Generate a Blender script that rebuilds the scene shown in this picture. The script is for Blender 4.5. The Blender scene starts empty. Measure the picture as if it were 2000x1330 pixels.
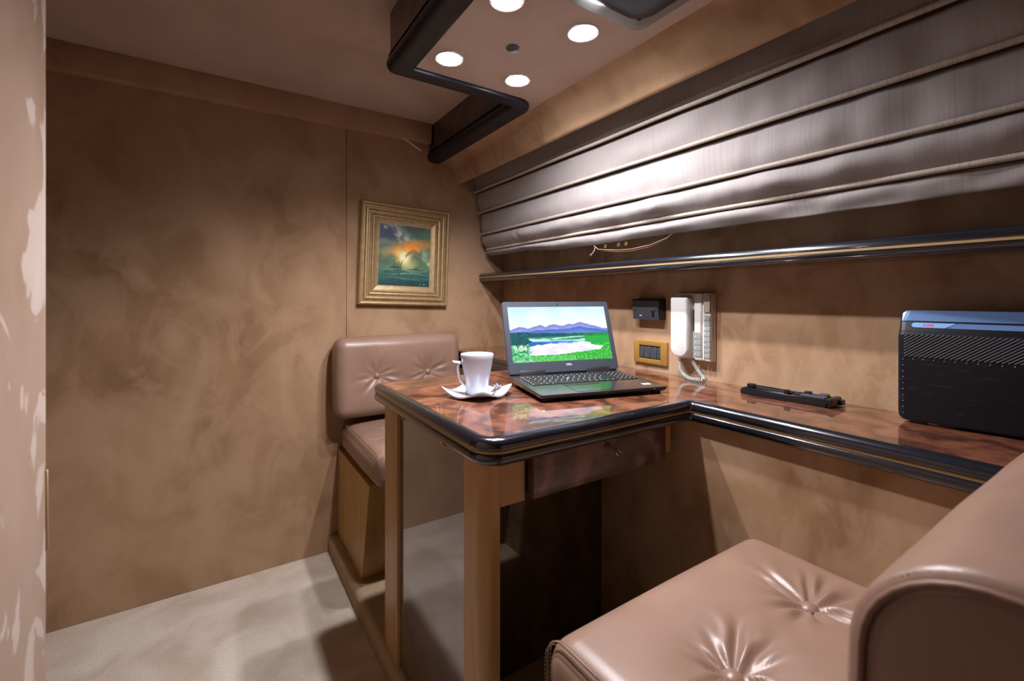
import bpy, bmesh, math, random
import numpy as np
from mathutils import Vector, Matrix, noise

# ------------------------------------------------------------------ camera, light, exposure
scene = bpy.context.scene
COL = scene.collection
H = 1.105                     # eye height above the carpet (m)
F_PX, YAW, HORIZON = 881.3, 0.58054, 580.9

cam_data = bpy.data.cameras.new('camera')
cam = bpy.data.objects.new('camera', cam_data)
COL.objects.link(cam)
cam.location = (0, 0, H)
cam.rotation_euler = (math.pi / 2, 0, -YAW)
cam_data.sensor_width = 36
cam_data.sensor_fit = 'HORIZONTAL'
cam_data.lens = F_PX / 2000 * 36
cam_data.shift_y = (HORIZON - 665) / 2000
cam_data.clip_start = 0.01
cam_data.dof.use_dof = True
cam_data.dof.focus_distance = 1.35
cam_data.dof.aperture_fstop = 4.0
scene.camera = cam

world = bpy.data.worlds.new('world')
scene.world = world
world.use_nodes = True
world.node_tree.nodes['Background'].inputs[0].default_value = (0.9, 0.92, 1.0, 1)
world.node_tree.nodes['Background'].inputs[1].default_value = 0.05

vs = scene.view_settings
vs.view_transform = 'Standard'
vs.look = 'None'
vs.gamma = 1
vs.use_curve_mapping = False
vs.exposure = 0.75

LAMP_POWER = 21.0
LAMP_COLOR = (0.98, 0.945, 1.0)

random.seed(4)

# ------------------------------------------------------------------ helpers
ORG = {}          # world (or thing-local) origin of every object
LOCAL = {}        # things whose parts are given in the thing's own frame


def thing(name, label, cat, loc, rot=None, group=None, local=False):
    o = bpy.data.objects.new(name, None)
    o.empty_display_size = 0.05
    COL.objects.link(o)
    o.location = loc
    if rot is not None:
        o.rotation_euler = rot
        local = True
    o['label'] = label
    o['category'] = cat
    if group:
        o['group'] = group
    ORG[o] = Vector((0, 0, 0)) if local else Vector(loc)
    LOCAL[o] = local
    return o


def tag(o, label, cat, group=None):
    o['label'] = label
    o['category'] = cat
    if group:
        o['group'] = group
    return o


def structure(o):
    o['kind'] = 'structure'
    return o


def add(name, verts, faces, mat, parent=None, smooth=False, auto=None):
    """One mesh object; verts in world coordinates (or the local frame of a local thing)."""
    V = np.array([tuple(v) for v in verts], dtype=float)
    org = Vector(((V[:, 0].min() + V[:, 0].max()) / 2, (V[:, 1].min() + V[:, 1].max()) / 2, V[:, 2].min()))
    me = bpy.data.meshes.new(name)
    me.from_pydata([(v[0] - org.x, v[1] - org.y, v[2] - org.z) for v in V], [], faces)
    me.update()
    bm = bmesh.new()
    bm.from_mesh(me)
    bmesh.ops.recalc_face_normals(bm, faces=bm.faces)
    bm.to_mesh(me)
    bm.free()
    if smooth:
        for p in me.polygons:
            p.use_smooth = True
        if auto is not None:
            me.set_sharp_from_angle(angle=math.radians(auto))
    if mat:
        me.materials.append(mat)
    o = bpy.data.objects.new(name, me)
    COL.objects.link(o)
    if parent is not None:
        o.parent = parent
        o.location = org - ORG[parent]
    else:
        o.location = org
    ORG[o] = org
    return o


def box_geo(x0, x1, y0, y1, z0, z1, bevel=0.0, seg=2):
    bm = bmesh.new()
    bmesh.ops.create_cube(bm, size=1)
    for v in bm.verts:
        v.co = Vector((x0 + (v.co.x + .5) * (x1 - x0), y0 + (v.co.y + .5) * (y1 - y0), z0 + (v.co.z + .5) * (z1 - z0)))
    if bevel > 0:
        bmesh.ops.bevel(bm, geom=list(bm.edges), offset=bevel, segments=seg, profile=.5, affect='EDGES')
    bm.verts.index_update()
    vs_ = [v.co.copy() for v in bm.verts]
    fs_ = [[v.index for v in f.verts] for f in bm.faces]
    bm.free()
    return vs_, fs_


def box(name, x0, x1, y0, y1, z0, z1, mat, parent=None, bevel=0.0, seg=2):
    v, f = box_geo(x0, x1, y0, y1, z0, z1, bevel, seg)
    return add(name, v, f, mat, parent, smooth=bevel > 0, auto=40)


class MB:
    """collects several shapes into one mesh (one part)"""
    def __init__(self):
        self.v, self.f = [], []

    def join(self, v, f):
        n = len(self.v)
        self.v += [Vector(p) for p in v]
        self.f += [[i + n for i in q] for q in f]

    def box(self, *a, bevel=0.0):
        self.join(*box_geo(*a, bevel=bevel))

    def build(self, name, mat, parent=None, smooth=False, auto=40):
        return add(name, self.v, self.f, mat, parent, smooth, auto)


def tube_geo(pts, r, seg=10, closed=False):
    pts = [Vector(p) for p in pts]
    n = len(pts)
    rr = r if isinstance(r, (list, tuple)) else [r] * n
    vs_, fs_ = [], []
    up = None
    for i, p in enumerate(pts):
        a = pts[(i - 1) % n] if closed or i > 0 else p
        b = pts[(i + 1) % n] if closed or i < n - 1 else p
        t = (b - a).normalized()
        if up is None:
            up = t.orthogonal().normalized()
        up = (up - t * up.dot(t))
        if up.length < 1e-6:
            up = t.orthogonal()
        up.normalize()
        s = t.cross(up)
        for k in range(seg):
            q = 2 * math.pi * k / seg
            vs_.append(p + (up * math.cos(q) + s * math.sin(q)) * rr[i])
    m = n if closed else n - 1
    for i in range(m):
        for k in range(seg):
            a, b = i * seg + k, i * seg + (k + 1) % seg
            c, d = ((i + 1) % n) * seg + (k + 1) % seg, ((i + 1) % n) * seg + k
            fs_.append([a, b, c, d])
    if not closed:
        fs_.append(list(range(seg))[::-1])
        fs_.append([(n - 1) * seg + k for k in range(seg)])
    return vs_, fs_


def tube(name, pts, r, mat, parent=None, seg=10, closed=False):
    v, f = tube_geo(pts, r, seg, closed)
    return add(name, v, f, mat, parent, True, 60)


def extrude_y(name, prof, y0, y1, mat, parent=None, smooth=True, auto=35, n=1):
    """closed profile of (x, z) extruded along y"""
    m = len(prof)
    vs_, fs_ = [], []
    for i in range(n + 1):
        y = y0 + (y1 - y0) * i / n
        vs_ += [(x, y, z) for x, z in prof]
    for i in range(n):
        for k in range(m):
            fs_.append([i * m + k, i * m + (k + 1) % m, (i + 1) * m + (k + 1) % m, (i + 1) * m + k])
    fs_.append(list(range(m)))
    fs_.append([n * m + k for k in range(m)][::-1])
    return add(name, vs_, fs_, mat, parent, smooth, auto)


def lathe_geo(prof, c, seg=32, axis='Z'):
    """prof of (r, h); revolved round an axis through c"""
    vs_, fs_ = [], []
    n = len(prof)
    for r, h in prof:
        for k in range(seg):
            a = 2 * math.pi * k / seg
            p = (r * math.cos(a), r * math.sin(a), h)
            if axis == 'Y':
                p = (p[0], p[2], p[1])
            elif axis == 'X':
                p = (p[2], p[0], p[1])
            vs_.append(Vector(c) + Vector(p))
    for i in range(n - 1):
        for k in range(seg):
            fs_.append([i * seg + k, i * seg + (k + 1) % seg, (i + 1) * seg + (k + 1) % seg, (i + 1) * seg + k])
    fs_.append(list(range(seg))[::-1])
    fs_.append([(n - 1) * seg + k for k in range(seg)])
    return vs_, fs_


def lathe(name, prof, c, mat, parent=None, seg=32, axis='Z', auto=50):
    v, f = lathe_geo(prof, c, seg, axis)
    return add(name, v, f, mat, parent, True, auto)


def round_poly(pts, radii, seg=8):
    """polygon with rounded corners"""
    out = []
    n = len(pts)
    for i, p in enumerate(pts):
        p = Vector(p)
        r = radii[i]
        if r <= 0:
            out.append(p.copy())
            continue
        a = (Vector(pts[i - 1]) - p).normalized()
        b = (Vector(pts[(i + 1) % n]) - p).normalized()
        ang = a.angle(b)
        d = r / math.tan(ang / 2)
        c = p + (a + b).normalized() * (r / math.sin(ang / 2))
        s, e = p + a * d - c, p + b * d - c
        for k in range(seg + 1):
            t = k / seg
            w = math.acos(max(-1, min(1, s.normalized().dot(e.normalized()))))
            q = (s * math.sin((1 - t) * w) + e * math.sin(t * w)) / math.sin(w)
            out.append(c + q)
    return out


def offset_path(pts, o, closed=True):
    """offset to the left of the travel direction by o (mitred)"""
    n = len(pts)
    res = []
    for i in range(n):
        p = pts[i]
        da = (p - pts[i - 1]) if (closed or i > 0) else None
        db = (pts[(i + 1) % n] - p) if (closed or i < n - 1) else None
        if da is None:
            da = db
        if db is None:
            db = da
        da, db = da.normalized(), db.normalized()
        na, nb = Vector((-da.y, da.x)), Vector((-db.y, db.x))
        m = (na + nb)
        m = m / max(.2, (1 + na.dot(nb)))
        res.append(p + m * o)
    return res


def ring_sweep(name, path, prof, mat, parent=None, closed=True, closed_prof=False, z0=0.0, auto=35):
    """prof: list of (offset inward, z)"""
    vs_, fs_ = [], []
    n = len(path)
    for o, z in prof:
        vs_ += [(p.x, p.y, z0 + z) for p in offset_path(path, o, closed)]
    m = len(prof)
    for j in range(m if closed_prof else m - 1):
        j2 = (j + 1) % m
        for i in range(n if closed else n - 1):
            i2 = (i + 1) % n
            fs_.append([j * n + i, j * n + i2, j2 * n + i2, j2 * n + i])
    if not closed:
        fs_.append([j * n for j in range(m)])
        fs_.append([j * n + n - 1 for j in range(m)][::-1])
    return add(name, vs_, fs_, mat, parent, True, auto)


def poly_slab(name, pts, z0, z1, mat, parent=None):
    n = len(pts)
    v = [(p[0], p[1], z0) for p in pts] + [(p[0], p[1], z1) for p in pts]
    f = [list(range(n))[::-1], list(range(n, 2 * n))] + [[i, (i + 1) % n, n + (i + 1) % n, n + i] for i in range(n)]
    return add(name, v, f, mat, parent)


def text_part(name, body, size, mat, parent, matrix, extrude=0.0003, align='CENTER', bold=0.0):
    cu = bpy.data.curves.new(name, 'FONT')
    cu.body = body
    cu.size = size
    cu.align_x = align
    cu.align_y = 'CENTER'
    cu.extrude = extrude
    cu.offset = bold
    tmp = bpy.data.objects.new(name + '_tmp', cu)
    COL.objects.link(tmp)
    bpy.context.view_layer.update()
    dg = bpy.context.evaluated_depsgraph_get()
    me = bpy.data.meshes.new_from_object(tmp.evaluated_get(dg))
    bpy.data.objects.remove(tmp)
    me.transform(matrix)
    me.materials.clear()
    me.materials.append(mat)
    o = bpy.data.objects.new(name, me)
    COL.objects.link(o)
    o.parent = parent
    o.location = -ORG[parent]
    ORG[o] = Vector((0, 0, 0))
    return o


# ------------------------------------------------------------------ materials
def base_mat(name):
    m = bpy.data.materials.new(name)
    m.use_nodes = True
    nt = m.node_tree
    return m, nt, nt.nodes['Principled BSDF']


def plain(name, rgb, rough=.5, metal=0.0, coat=0.0, spec=.5, emit=None, estr=0.0, coat_rough=.03):
    m, nt, b = base_mat(name)
    b.inputs['Base Color'].default_value = (*rgb, 1)
    b.inputs['Roughness'].default_value = rough
    b.inputs['Metallic'].default_value = metal
    b.inputs['Coat Weight'].default_value = coat
    b.inputs['Coat Roughness'].default_value = coat_rough
    b.inputs['Specular IOR Level'].default_value = spec
    if emit:
        b.inputs['Emission Color'].default_value = (*emit, 1)
        b.inputs['Emission Strength'].default_value = estr
    return m


def N(nt, kind, **kw):
    n = nt.nodes.new(kind)
    for k, v in kw.items():
        if k in n.inputs:
            n.inputs[k].default_value = v
        else:
            setattr(n, k, v)
    return n


def ramp(nt, stops, interp='LINEAR'):
    r = nt.nodes.new('ShaderNodeValToRGB')
    cr = r.color_ramp
    cr.interpolation = interp
    while len(cr.elements) < len(stops):
        cr.elements.new(.5)
    for e, (p, c) in zip(cr.elements, stops):
        e.position = p
        e.color = (*c, 1) if len(c) == 3 else c
    return r


def coords(nt, scale=(1, 1, 1), rot=(0, 0, 0), world=True):
    mp = nt.nodes.new('ShaderNodeMapping')
    mp.inputs['Scale'].default_value = scale
    mp.inputs['Rotation'].default_value = rot
    if world:
        g = nt.nodes.new('ShaderNodeNewGeometry')
        nt.links.new(g.outputs['Position'], mp.inputs['Vector'])
    else:
        g = nt.nodes.new('ShaderNodeTexCoord')
        nt.links.new(g.outputs['Object'], mp.inputs['Vector'])
    return mp.outputs[0]


def suede(name, dark, mid, light, patch=.5, scale=1.0, world=True, lightpatch=None, lp_thresh=.6, sheen=.25):
    """brushed suede: broad tone drift, smeared hand-brushed patches with crisp edges, fine nap"""
    m, nt, b = base_mat(name)
    L = nt.links.new
    co = coords(nt, (1, 1, .7), world=world)
    n1 = N(nt, 'ShaderNodeTexNoise', Scale=2.3 * scale, Detail=4, Roughness=.55, Distortion=.6)
    n2 = N(nt, 'ShaderNodeTexNoise', Scale=4.2 * scale, Detail=5, Roughness=.6, Distortion=.7)
    n3 = N(nt, 'ShaderNodeTexNoise', Scale=420, Detail=2)
    for n in (n1, n2, n3):
        L(co, n.inputs['Vector'])
    r1 = ramp(nt, [(.30, dark), (.52, mid), (.72, light)])
    L(n1.outputs[0], r1.inputs[0])
    r2 = ramp(nt, [(.44, (0, 0, 0)), (.51, (.5, .5, .5)), (.66, (1, 1, 1))])
    L(n2.outputs[0], r2.inputs[0])
    fac = N(nt, 'ShaderNodeMath', operation='MULTIPLY')
    fac.inputs[1].default_value = patch
    L(r2.outputs[0], fac.inputs[0])
    mx = N(nt, 'ShaderNodeMix', data_type='RGBA', blend_type='MIX')
    L(fac.outputs[0], mx.inputs[0])
    L(r1.outputs[0], mx.inputs[6])
    mx.inputs[7].default_value = (*light, 1)
    out = mx.outputs[2]
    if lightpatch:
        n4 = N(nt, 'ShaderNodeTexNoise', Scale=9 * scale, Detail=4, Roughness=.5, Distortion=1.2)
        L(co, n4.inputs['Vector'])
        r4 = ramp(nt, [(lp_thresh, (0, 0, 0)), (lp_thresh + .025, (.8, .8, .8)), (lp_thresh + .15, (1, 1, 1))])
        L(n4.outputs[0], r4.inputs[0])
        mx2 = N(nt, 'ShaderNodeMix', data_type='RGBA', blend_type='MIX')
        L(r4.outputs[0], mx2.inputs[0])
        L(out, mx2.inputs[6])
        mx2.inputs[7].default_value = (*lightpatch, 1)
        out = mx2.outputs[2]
    L(out, b.inputs['Base Color'])
    b.inputs['Roughness'].default_value = .95
    b.inputs['Specular IOR Level'].default_value = .12
    b.inputs['Sheen Weight'].default_value = sheen
    b.inputs['Sheen Roughness'].default_value = .45
    b.inputs['Sheen Tint'].default_value = (*light, 1)
    bp = N(nt, 'ShaderNodeBump', Strength=.12, Distance=.001)
    L(n3.outputs[0], bp.inputs['Height'])
    L(bp.outputs[0], b.inputs['Normal'])
    return m


def carpet(name, c0, c1):
    m, nt, b = base_mat(name)
    L = nt.links.new
    co = coords(nt)
    n1 = N(nt, 'ShaderNodeTexNoise', Scale=5, Detail=4, Distortion=.8)
    n2 = N(nt, 'ShaderNodeTexNoise', Scale=260, Detail=3)
    L(co, n1.inputs['Vector'])
    L(co, n2.inputs['Vector'])
    r = ramp(nt, [(.35, c0), (.62, c1)])
    L(n1.outputs[0], r.inputs[0])
    r2 = ramp(nt, [(.3, (.72, .72, .72)), (.65, (1, 1, 1))])
    L(n2.outputs[0], r2.inputs[0])
    mx = N(nt, 'ShaderNodeMix', data_type='RGBA', blend_type='MULTIPLY')
    mx.inputs[0].default_value = 1
    L(r.outputs[0], mx.inputs[6])
    L(r2.outputs[0], mx.inputs[7])
    L(mx.outputs[2], b.inputs['Base Color'])
    b.inputs['Roughness'].default_value = 1
    b.inputs['Specular IOR Level'].default_value = .05
    bp = N(nt, 'ShaderNodeBump', Strength=.5, Distance=.004)
    L(n2.outputs[0], bp.inputs['Height'])
    L(bp.outputs[0], b.inputs['Normal'])
    return m


def leather(name, c0, c1, rough=.36):
    m, nt, b = base_mat(name)
    L = nt.links.new
    co = coords(nt, world=False)
    n1 = N(nt, 'ShaderNodeTexNoise', Scale=7, Detail=3)
    L(co, n1.inputs['Vector'])
    r = ramp(nt, [(.3, c0), (.7, c1)])
    L(n1.outputs[0], r.inputs[0])
    L(r.outputs[0], b.inputs['Base Color'])
    v = N(nt, 'ShaderNodeTexVoronoi', Scale=330)
    L(co, v.inputs['Vector'])
    bp = N(nt, 'ShaderNodeBump', Strength=.10, Distance=.0006)
    L(v.outputs['Distance'], bp.inputs['Height'])
    L(bp.outputs[0], b.inputs['Normal'])
    b.inputs['Roughness'].default_value = rough
    b.inputs['Specular IOR Level'].default_value = .55
    return m


def burl(name, stops, scale=1.0, coat=1.0, rough=.35, stretch=(1, 1, 1), coat_ior=1.8):
    m, nt, b = base_mat(name)
    L = nt.links.new
    co = coords(nt, stretch)
    n0 = N(nt, 'ShaderNodeTexNoise', Scale=5.5 * scale, Detail=5, Roughness=.6, Distortion=3.2)
    w = N(nt, 'ShaderNodeTexWave', Scale=2.4 * scale, Distortion=17, Detail=4)
    w.inputs['Detail Scale'].default_value = 1.6
    w.inputs['Detail Roughness'].default_value = .62
    n2 = N(nt, 'ShaderNodeTexNoise', Scale=150 * scale, Detail=2)
    for n in (n0, w, n2):
        L(co, n.inputs['Vector'])
    mx = N(nt, 'ShaderNodeMix', data_type='FLOAT')
    mx.inputs[0].default_value = .45
    L(n0.outputs[0], mx.inputs[2])
    L(w.outputs['Fac'], mx.inputs[3])
    r = ramp(nt, stops)
    L(mx.outputs[0], r.inputs[0])
    r2 = ramp(nt, [(.35, (.75, .75, .75)), (.6, (1, 1, 1))])
    L(n2.outputs[0], r2.inputs[0])
    m2 = N(nt, 'ShaderNodeMix', data_type='RGBA', blend_type='MULTIPLY')
    m2.inputs[0].default_value = .7
    L(r.outputs[0], m2.inputs[6])
    L(r2.outputs[0], m2.inputs[7])
    L(m2.outputs[2], b.inputs['Base Color'])
    b.inputs['Roughness'].default_value = rough
    b.inputs['Coat Weight'].default_value = coat
    b.inputs['Coat Roughness'].default_value = .012
    b.inputs['Coat IOR'].default_value = coat_ior
    return m


def wood(name, c0, c1, rough=.45, coat=.0):
    m, nt, b = base_mat(name)
    L = nt.links.new
    co = coords(nt, (22, 22, 2.2))
    n1 = N(nt, 'ShaderNodeTexNoise', Scale=1.5, Detail=5, Distortion=.6)
    L(co, n1.inputs['Vector'])
    r = ramp(nt, [(.3, c0), (.7, c1)])
    L(n1.outputs[0], r.inputs[0])
    L(r.outputs[0], b.inputs['Base Color'])
    b.inputs['Roughness'].default_value = rough
    b.inputs['Coat Weight'].default_value = coat
    return m


def silk(name, c0, c1, rough=.42):
    """slubbed silk with irregular threads running up and down"""
    m, nt, b = base_mat(name)
    L = nt.links.new
    co = coords(nt, (1, 240, 5))
    n1 = N(nt, 'ShaderNodeTexNoise', Scale=1.0, Detail=3)
    L(co, n1.inputs['Vector'])
    co2 = coords(nt, (1, 40, 600))
    n2 = N(nt, 'ShaderNodeTexNoise', Scale=1.0, Detail=2)
    L(co2, n2.inputs['Vector'])
    r = ramp(nt, [(.3, c0), (.7, c1)])
    L(n1.outputs[0], r.inputs[0])
    L(r.outputs[0], b.inputs['Base Color'])
    bp = N(nt, 'ShaderNodeBump', Strength=.10, Distance=.0006)
    L(n1.outputs[0], bp.inputs['Height'])
    L(bp.outputs[0], b.inputs['Normal'])
    b.inputs['Roughness'].default_value = rough
    b.inputs['Specular IOR Level'].default_value = .12
    b.inputs['Sheen Weight'].default_value = .12
    b.inputs['Sheen Roughness'].default_value = .4
    return m


def vcol(name, rough=.5, emission=0.0, bump=0.0, coat=0.0):
    m, nt, b = base_mat(name)
    L = nt.links.new
    a = nt.nodes.new('ShaderNodeVertexColor')
    a.layer_name = 'Col'
    if emission > 0:
        b.inputs['Base Color'].default_value = (.01, .01, .012, 1)
        L(a.outputs[0], b.inputs['Emission Color'])
        b.inputs['Emission Strength'].default_value = emission
    else:
        L(a.outputs[0], b.inputs['Base Color'])
    b.inputs['Roughness'].default_value = rough
    b.inputs['Coat Weight'].default_value = coat
    if bump:
        n = N(nt, 'ShaderNodeTexNoise', Scale=90, Detail=3)
        L(coords(nt, (1, 1, 3), world=False), n.inputs['Vector'])
        bp = N(nt, 'ShaderNodeBump', Strength=bump, Distance=.001)
        L(n.outputs[0], bp.inputs['Height'])
        L(bp.outputs[0], b.inputs['Normal'])
    return m


TAN_D, TAN_M, TAN_L = (.250, .145, .076), (.350, .215, .122), (.445, .290, .180)
M_wall = suede('suede_wall', TAN_D, TAN_M, TAN_L, patch=.8, scale=1.35)
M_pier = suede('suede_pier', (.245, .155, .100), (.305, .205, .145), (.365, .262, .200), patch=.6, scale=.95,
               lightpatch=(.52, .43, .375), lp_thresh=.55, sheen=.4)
M_hull = suede('suede_hull', (.27, .155, .08), (.36, .22, .125), (.47, .315, .195), patch=.75, scale=2.0)
M_ceil = suede('suede_ceiling', (.42, .315, .255), (.49, .375, .31), (.55, .43, .36), patch=.3, sheen=.1)
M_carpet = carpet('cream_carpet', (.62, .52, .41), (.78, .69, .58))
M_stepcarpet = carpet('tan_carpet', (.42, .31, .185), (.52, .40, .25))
M_leather = leather('leather', (.245, .148, .103), (.298, .183, .132), .38)
M_thread = plain('thread', (.30, .18, .12), .7)
M_seam = plain('seam_fold', (.20, .105, .07), .5)
M_black = plain('black_lacquer', (.008, .009, .014), .20, coat=1.0, spec=.5)
M_nosing = plain('ebonised_nosing', (.012, .014, .024), .38, spec=.4)
M_gold = plain('inlay_gold', (.42, .285, .13), .42, metal=.3)
M_brass = plain('brass', (.60, .355, .085), .36, metal=.6)
M_burl = burl('burl_walnut', [(.22, (.052, .016, .009)), (.36, (.115, .036, .018)), (.52, (.175, .056, .028)), (.70, (.24, .084, .041)), (.85, (.30, .118, .060))])
M_burl_dark = burl('burl_drawer', [(.25, (.05, .022, .016)), (.5, (.12, .055, .04)), (.75, (.21, .105, .078))], scale=.8, coat=.3, rough=.45)
M_mahog = burl('mahogany_fascia', [(.25, (.028, .014, .013)), (.5, (.055, .028, .025)), (.75, (.085, .045, .038))], scale=.7, coat=.4, rough=.4)
M_gloss_panel = burl('gloss_panel', [(.25, (.020, .011, .007)), (.5, (.042, .024, .014)), (.75, (.065, .038, .022))], scale=.6, coat=1.0, rough=.3, coat_ior=2.3)
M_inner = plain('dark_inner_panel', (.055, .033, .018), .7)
M_wood = wood('honey_wood', (.38, .20, .065), (.50, .285, .11), .42, .15)
M_basewood = wood('bench_base_wood', (.36, .205, .060), (.48, .30, .105), .45, .1)
M_silk = silk('blind_silk', (.280, .252, .240), (.325, .297, .288), .85)
M_piping = silk('blind_piping', (.34, .285, .235), (.45, .385, .33), .6)
M_frame = None
M_porcelain = plain('porcelain', (.70, .735, .82), .12, coat=.6)
M_steel = plain('steel', (.6, .6, .62), .2, metal=1.0)
M_lens = plain('lamp_lens', (1, 1, 1), .3, emit=(.97, .97, 1.0), estr=45)
M_ring = plain('lamp_ring', (.78, .76, .74), .3, metal=.6)
M_disc = plain('grey_disc', (.055, .06, .07), .5)
M_hatchframe = plain('hatch_frame', (.20, .20, .21), .32, metal=.35)
M_hatchglass = plain('hatch_glass', (.005, .007, .018), .2, spec=.12)
M_hatchreflection = plain('hatch_blue_reflection', (.01, .10, .55), .2, coat=.5)  # colour of the reflection painted along the hatch dome
M_lapmetal = plain('laptop_bezel', (.085, .095, .125), .32, metal=.35)
M_lapbase = plain('laptop_palmrest', (.022, .021, .024), .24, spec=.6, coat=.6, coat_rough=.12)
M_lapdark = plain('laptop_body', (.018, .017, .018), .45)
M_keys = plain('laptop_keys', (.020, .020, .022), .45)
M_white = plain('print_white', (.75, .76, .78), .5)
M_keyprint = plain('key_legend', (.55, .57, .6), .5)
M_screen = vcol('laptop_picture', .15, emission=.66)
M_screenwhite = plain('screen_white', (.02, .02, .02), .3, emit=(.95, 1, 1), estr=.62)
M_ivory = plain('ivory_plastic', (.70, .69, .66), .38)
M_ivory2 = plain('cream_plastic', (.60, .55, .47), .42)
M_greykey = plain('grey_keys', (.27, .29, .295), .45)
M_slot = plain('dark_slot', (.05, .045, .045), .6)
M_clear = plain('smoked_cover', (.34, .28, .225), .18)
M_coil = plain('coil_cord', (.50, .55, .54), .45)
M_blackplastic = plain('black_plastic', (.006, .0065, .009), .34)
M_slateplastic = plain('slate_plastic', (.055, .062, .08), .4)
M_module = plain('switch_module', (.052, .06, .075), .4)
M_case = None
M_blue = plain('case_blue_metal', (.13, .235, .46), .35, metal=.3)
M_bluepale = plain('case_badge', (.22, .42, .78), .35, metal=.1)
M_red = plain('red_letters', (.75, .07, .09), .4)
M_rib = plain('case_rib', (.10, .105, .12), .35)
M_dot = plain('case_dot', (.34, .34, .35), .4)
M_cordbrown = plain('brown_cord', (.10, .04, .025), .6)
M_whitecable = plain('white_cable', (.62, .56, .46), .5)


def wear_black():
    m, nt, b = base_mat('scuffed_black_plastic')
    L = nt.links.new
    co = coords(nt, (1, 60, 60), rot=(.9, 0, 0), world=False)
    n = N(nt, 'ShaderNodeTexNoise', Scale=1.2, Detail=4)
    L(coords(nt, (1, 18, 150), rot=(.75, 0, 0), world=False), n.inputs['Vector'])
    r = ramp(nt, [(.60, (.0055, .006, .009)), (.74, (.022, .023, .028))])
    L(n.outputs[0], r.inputs[0])
    L(r.outputs[0], b.inputs['Base Color'])
    b.inputs['Roughness'].default_value = .45
    b.inputs['Specular IOR Level'].default_value = .3
    return m


def gilt():
    m, nt, b = base_mat('gilt_frame')
    L = nt.links.new
    n = N(nt, 'ShaderNodeTexNoise', Scale=45, Detail=5)
    L(coords(nt, world=False), n.inputs['Vector'])
    r = ramp(nt, [(.3, (.36, .245, .115)), (.55, (.43, .30, .15)), (.75, (.49, .355, .19))])
    L(n.outputs[0], r.inputs[0])
    L(r.outputs[0], b.inputs['Base Color'])
    b.inputs['Metallic'].default_value = .45
    b.inputs['Roughness'].default_value = .42
    return m


M_case = wear_black()
M_frame = gilt()

# ------------------------------------------------------------------ the room
X_HULL, Y_BACK = 1.305, 2.08
X_PIER, Y_PIER = -0.2, 0.895
Y_NEAR, X_LEFT = -1.35, -1.15
Z_CEIL, Z_SOF = H + .838, H + .677
Z_STEP, X_STEP = .069, .41
Z_DESK = H - .262

structure(box('floor', X_LEFT, X_HULL, Y_NEAR, Y_BACK, -.06, 0, M_carpet))
structure(box('ceiling', X_LEFT, X_HULL, Y_NEAR, Y_BACK, Z_CEIL, Z_CEIL + .05, M_ceil))

# back wall: two suede panels with a fine joint
wb = structure(box('wall_back', X_LEFT, X_HULL + .05, Y_BACK + .012, Y_BACK + .06, 0, Z_CEIL, M_wall))
for a, b_ in ((X_LEFT, .4835), (.4848, X_HULL)):
    box('wall_panel', a, b_, Y_BACK, Y_BACK + .012, 0, Z_CEIL, M_wall, wb, bevel=.0012, seg=1)
structure(box('wall_right', X_HULL, X_HULL + .06, Y_NEAR, Y_BACK, 0, Z_CEIL, M_hull))
structure(box('wall_left', X_LEFT - .06, X_LEFT, Y_PIER - .3, Y_BACK, 0, Z_CEIL, M_wall))
structure(box('wall_near', X_LEFT, X_HULL, Y_NEAR - .06, Y_NEAR, 0, Z_CEIL, M_wall))
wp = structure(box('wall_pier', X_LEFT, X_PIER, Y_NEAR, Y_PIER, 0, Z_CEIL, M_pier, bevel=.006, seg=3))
box('strike_plate', X_PIER - .001, X_PIER + .0025, Y_PIER - .008, Y_PIER - .004, H - .355, H - .242, M_gold, wp, bevel=.0008, seg=1)

X_BULK = 1.020
structure(box('wall_bulkhead', X_BULK, X_HULL, Y_NEAR, Y_BACK, 0, Z_DESK - .055, M_hull))

# carpeted step the desk and benches stand on
prof = [(X_BULK, 0), (X_STEP, 0)]
for k in range(9):
    q = math.pi - k * math.pi / 2 / 8
    prof.append((X_STEP + .024 + .024 * math.cos(q), Z_STEP - .024 + .024 * math.sin(q)))
prof.append((X_BULK, Z_STEP))
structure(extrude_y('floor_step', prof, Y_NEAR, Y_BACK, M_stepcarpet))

# beam under the ceiling along the back wall
structure(box('trim_1', X_LEFT, .872, Y_BACK - .045, Y_BACK, H + .746, Z_CEIL, M_wall, bevel=.003, seg=2))

# dropped soffit (L-shaped) and its fabric pelmet over the blind
sof = structure(poly_slab('ceiling_soffit',
                          [(.44, Y_NEAR), (X_HULL, Y_NEAR), (X_HULL, Y_BACK), (.89, Y_BACK), (.89, 1.31), (.44, 1.31)],
                          Z_SOF, Z_CEIL, M_ceil))
pp = [(.945, .6775), (.962, .675), (.978, .668), (.990, .656), (.998, .641), (1.004, .622), (1.014, .598), (1.022, .580), (1.027, .574),
      (1.034, .573), (1.039, .579), (1.041, .60), (1.041, .6775)]
structure(extrude_y('trim_2', [(x, H + z) for x, z in pp], Y_NEAR, Y_BACK, M_hull, auto=60))

# dark timber edging round the soffit
path = round_poly([(.425, Y_NEAR), (.425, 1.325), (.875, 1.325), (.875, Y_BACK)], [0, .02, .012, 0], 5)
tr = ring_sweep('trim_3', path, [(-.004, .838), (-.004, .712), (-.030, .712), (-.030, .838)],
                M_mahog, closed=False, closed_prof=True, z0=H)
structure(tr)
nose = [(-.030, .714), (.001, .714)]
for k in range(11):
    q = math.radians(70 + k * (270 - 70) / 10)
    nose.append((-.017 - .024 * math.cos(q), .6885 + .0245 * math.sin(q)))
nose += [(-.040, .6635), (-.058, .6655), (-.060, .669), (-.060, .678)]
ring_sweep('edge_nosing', path, nose, M_nosing, tr, closed=False, closed_prof=True, z0=H, auto=40)

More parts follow.
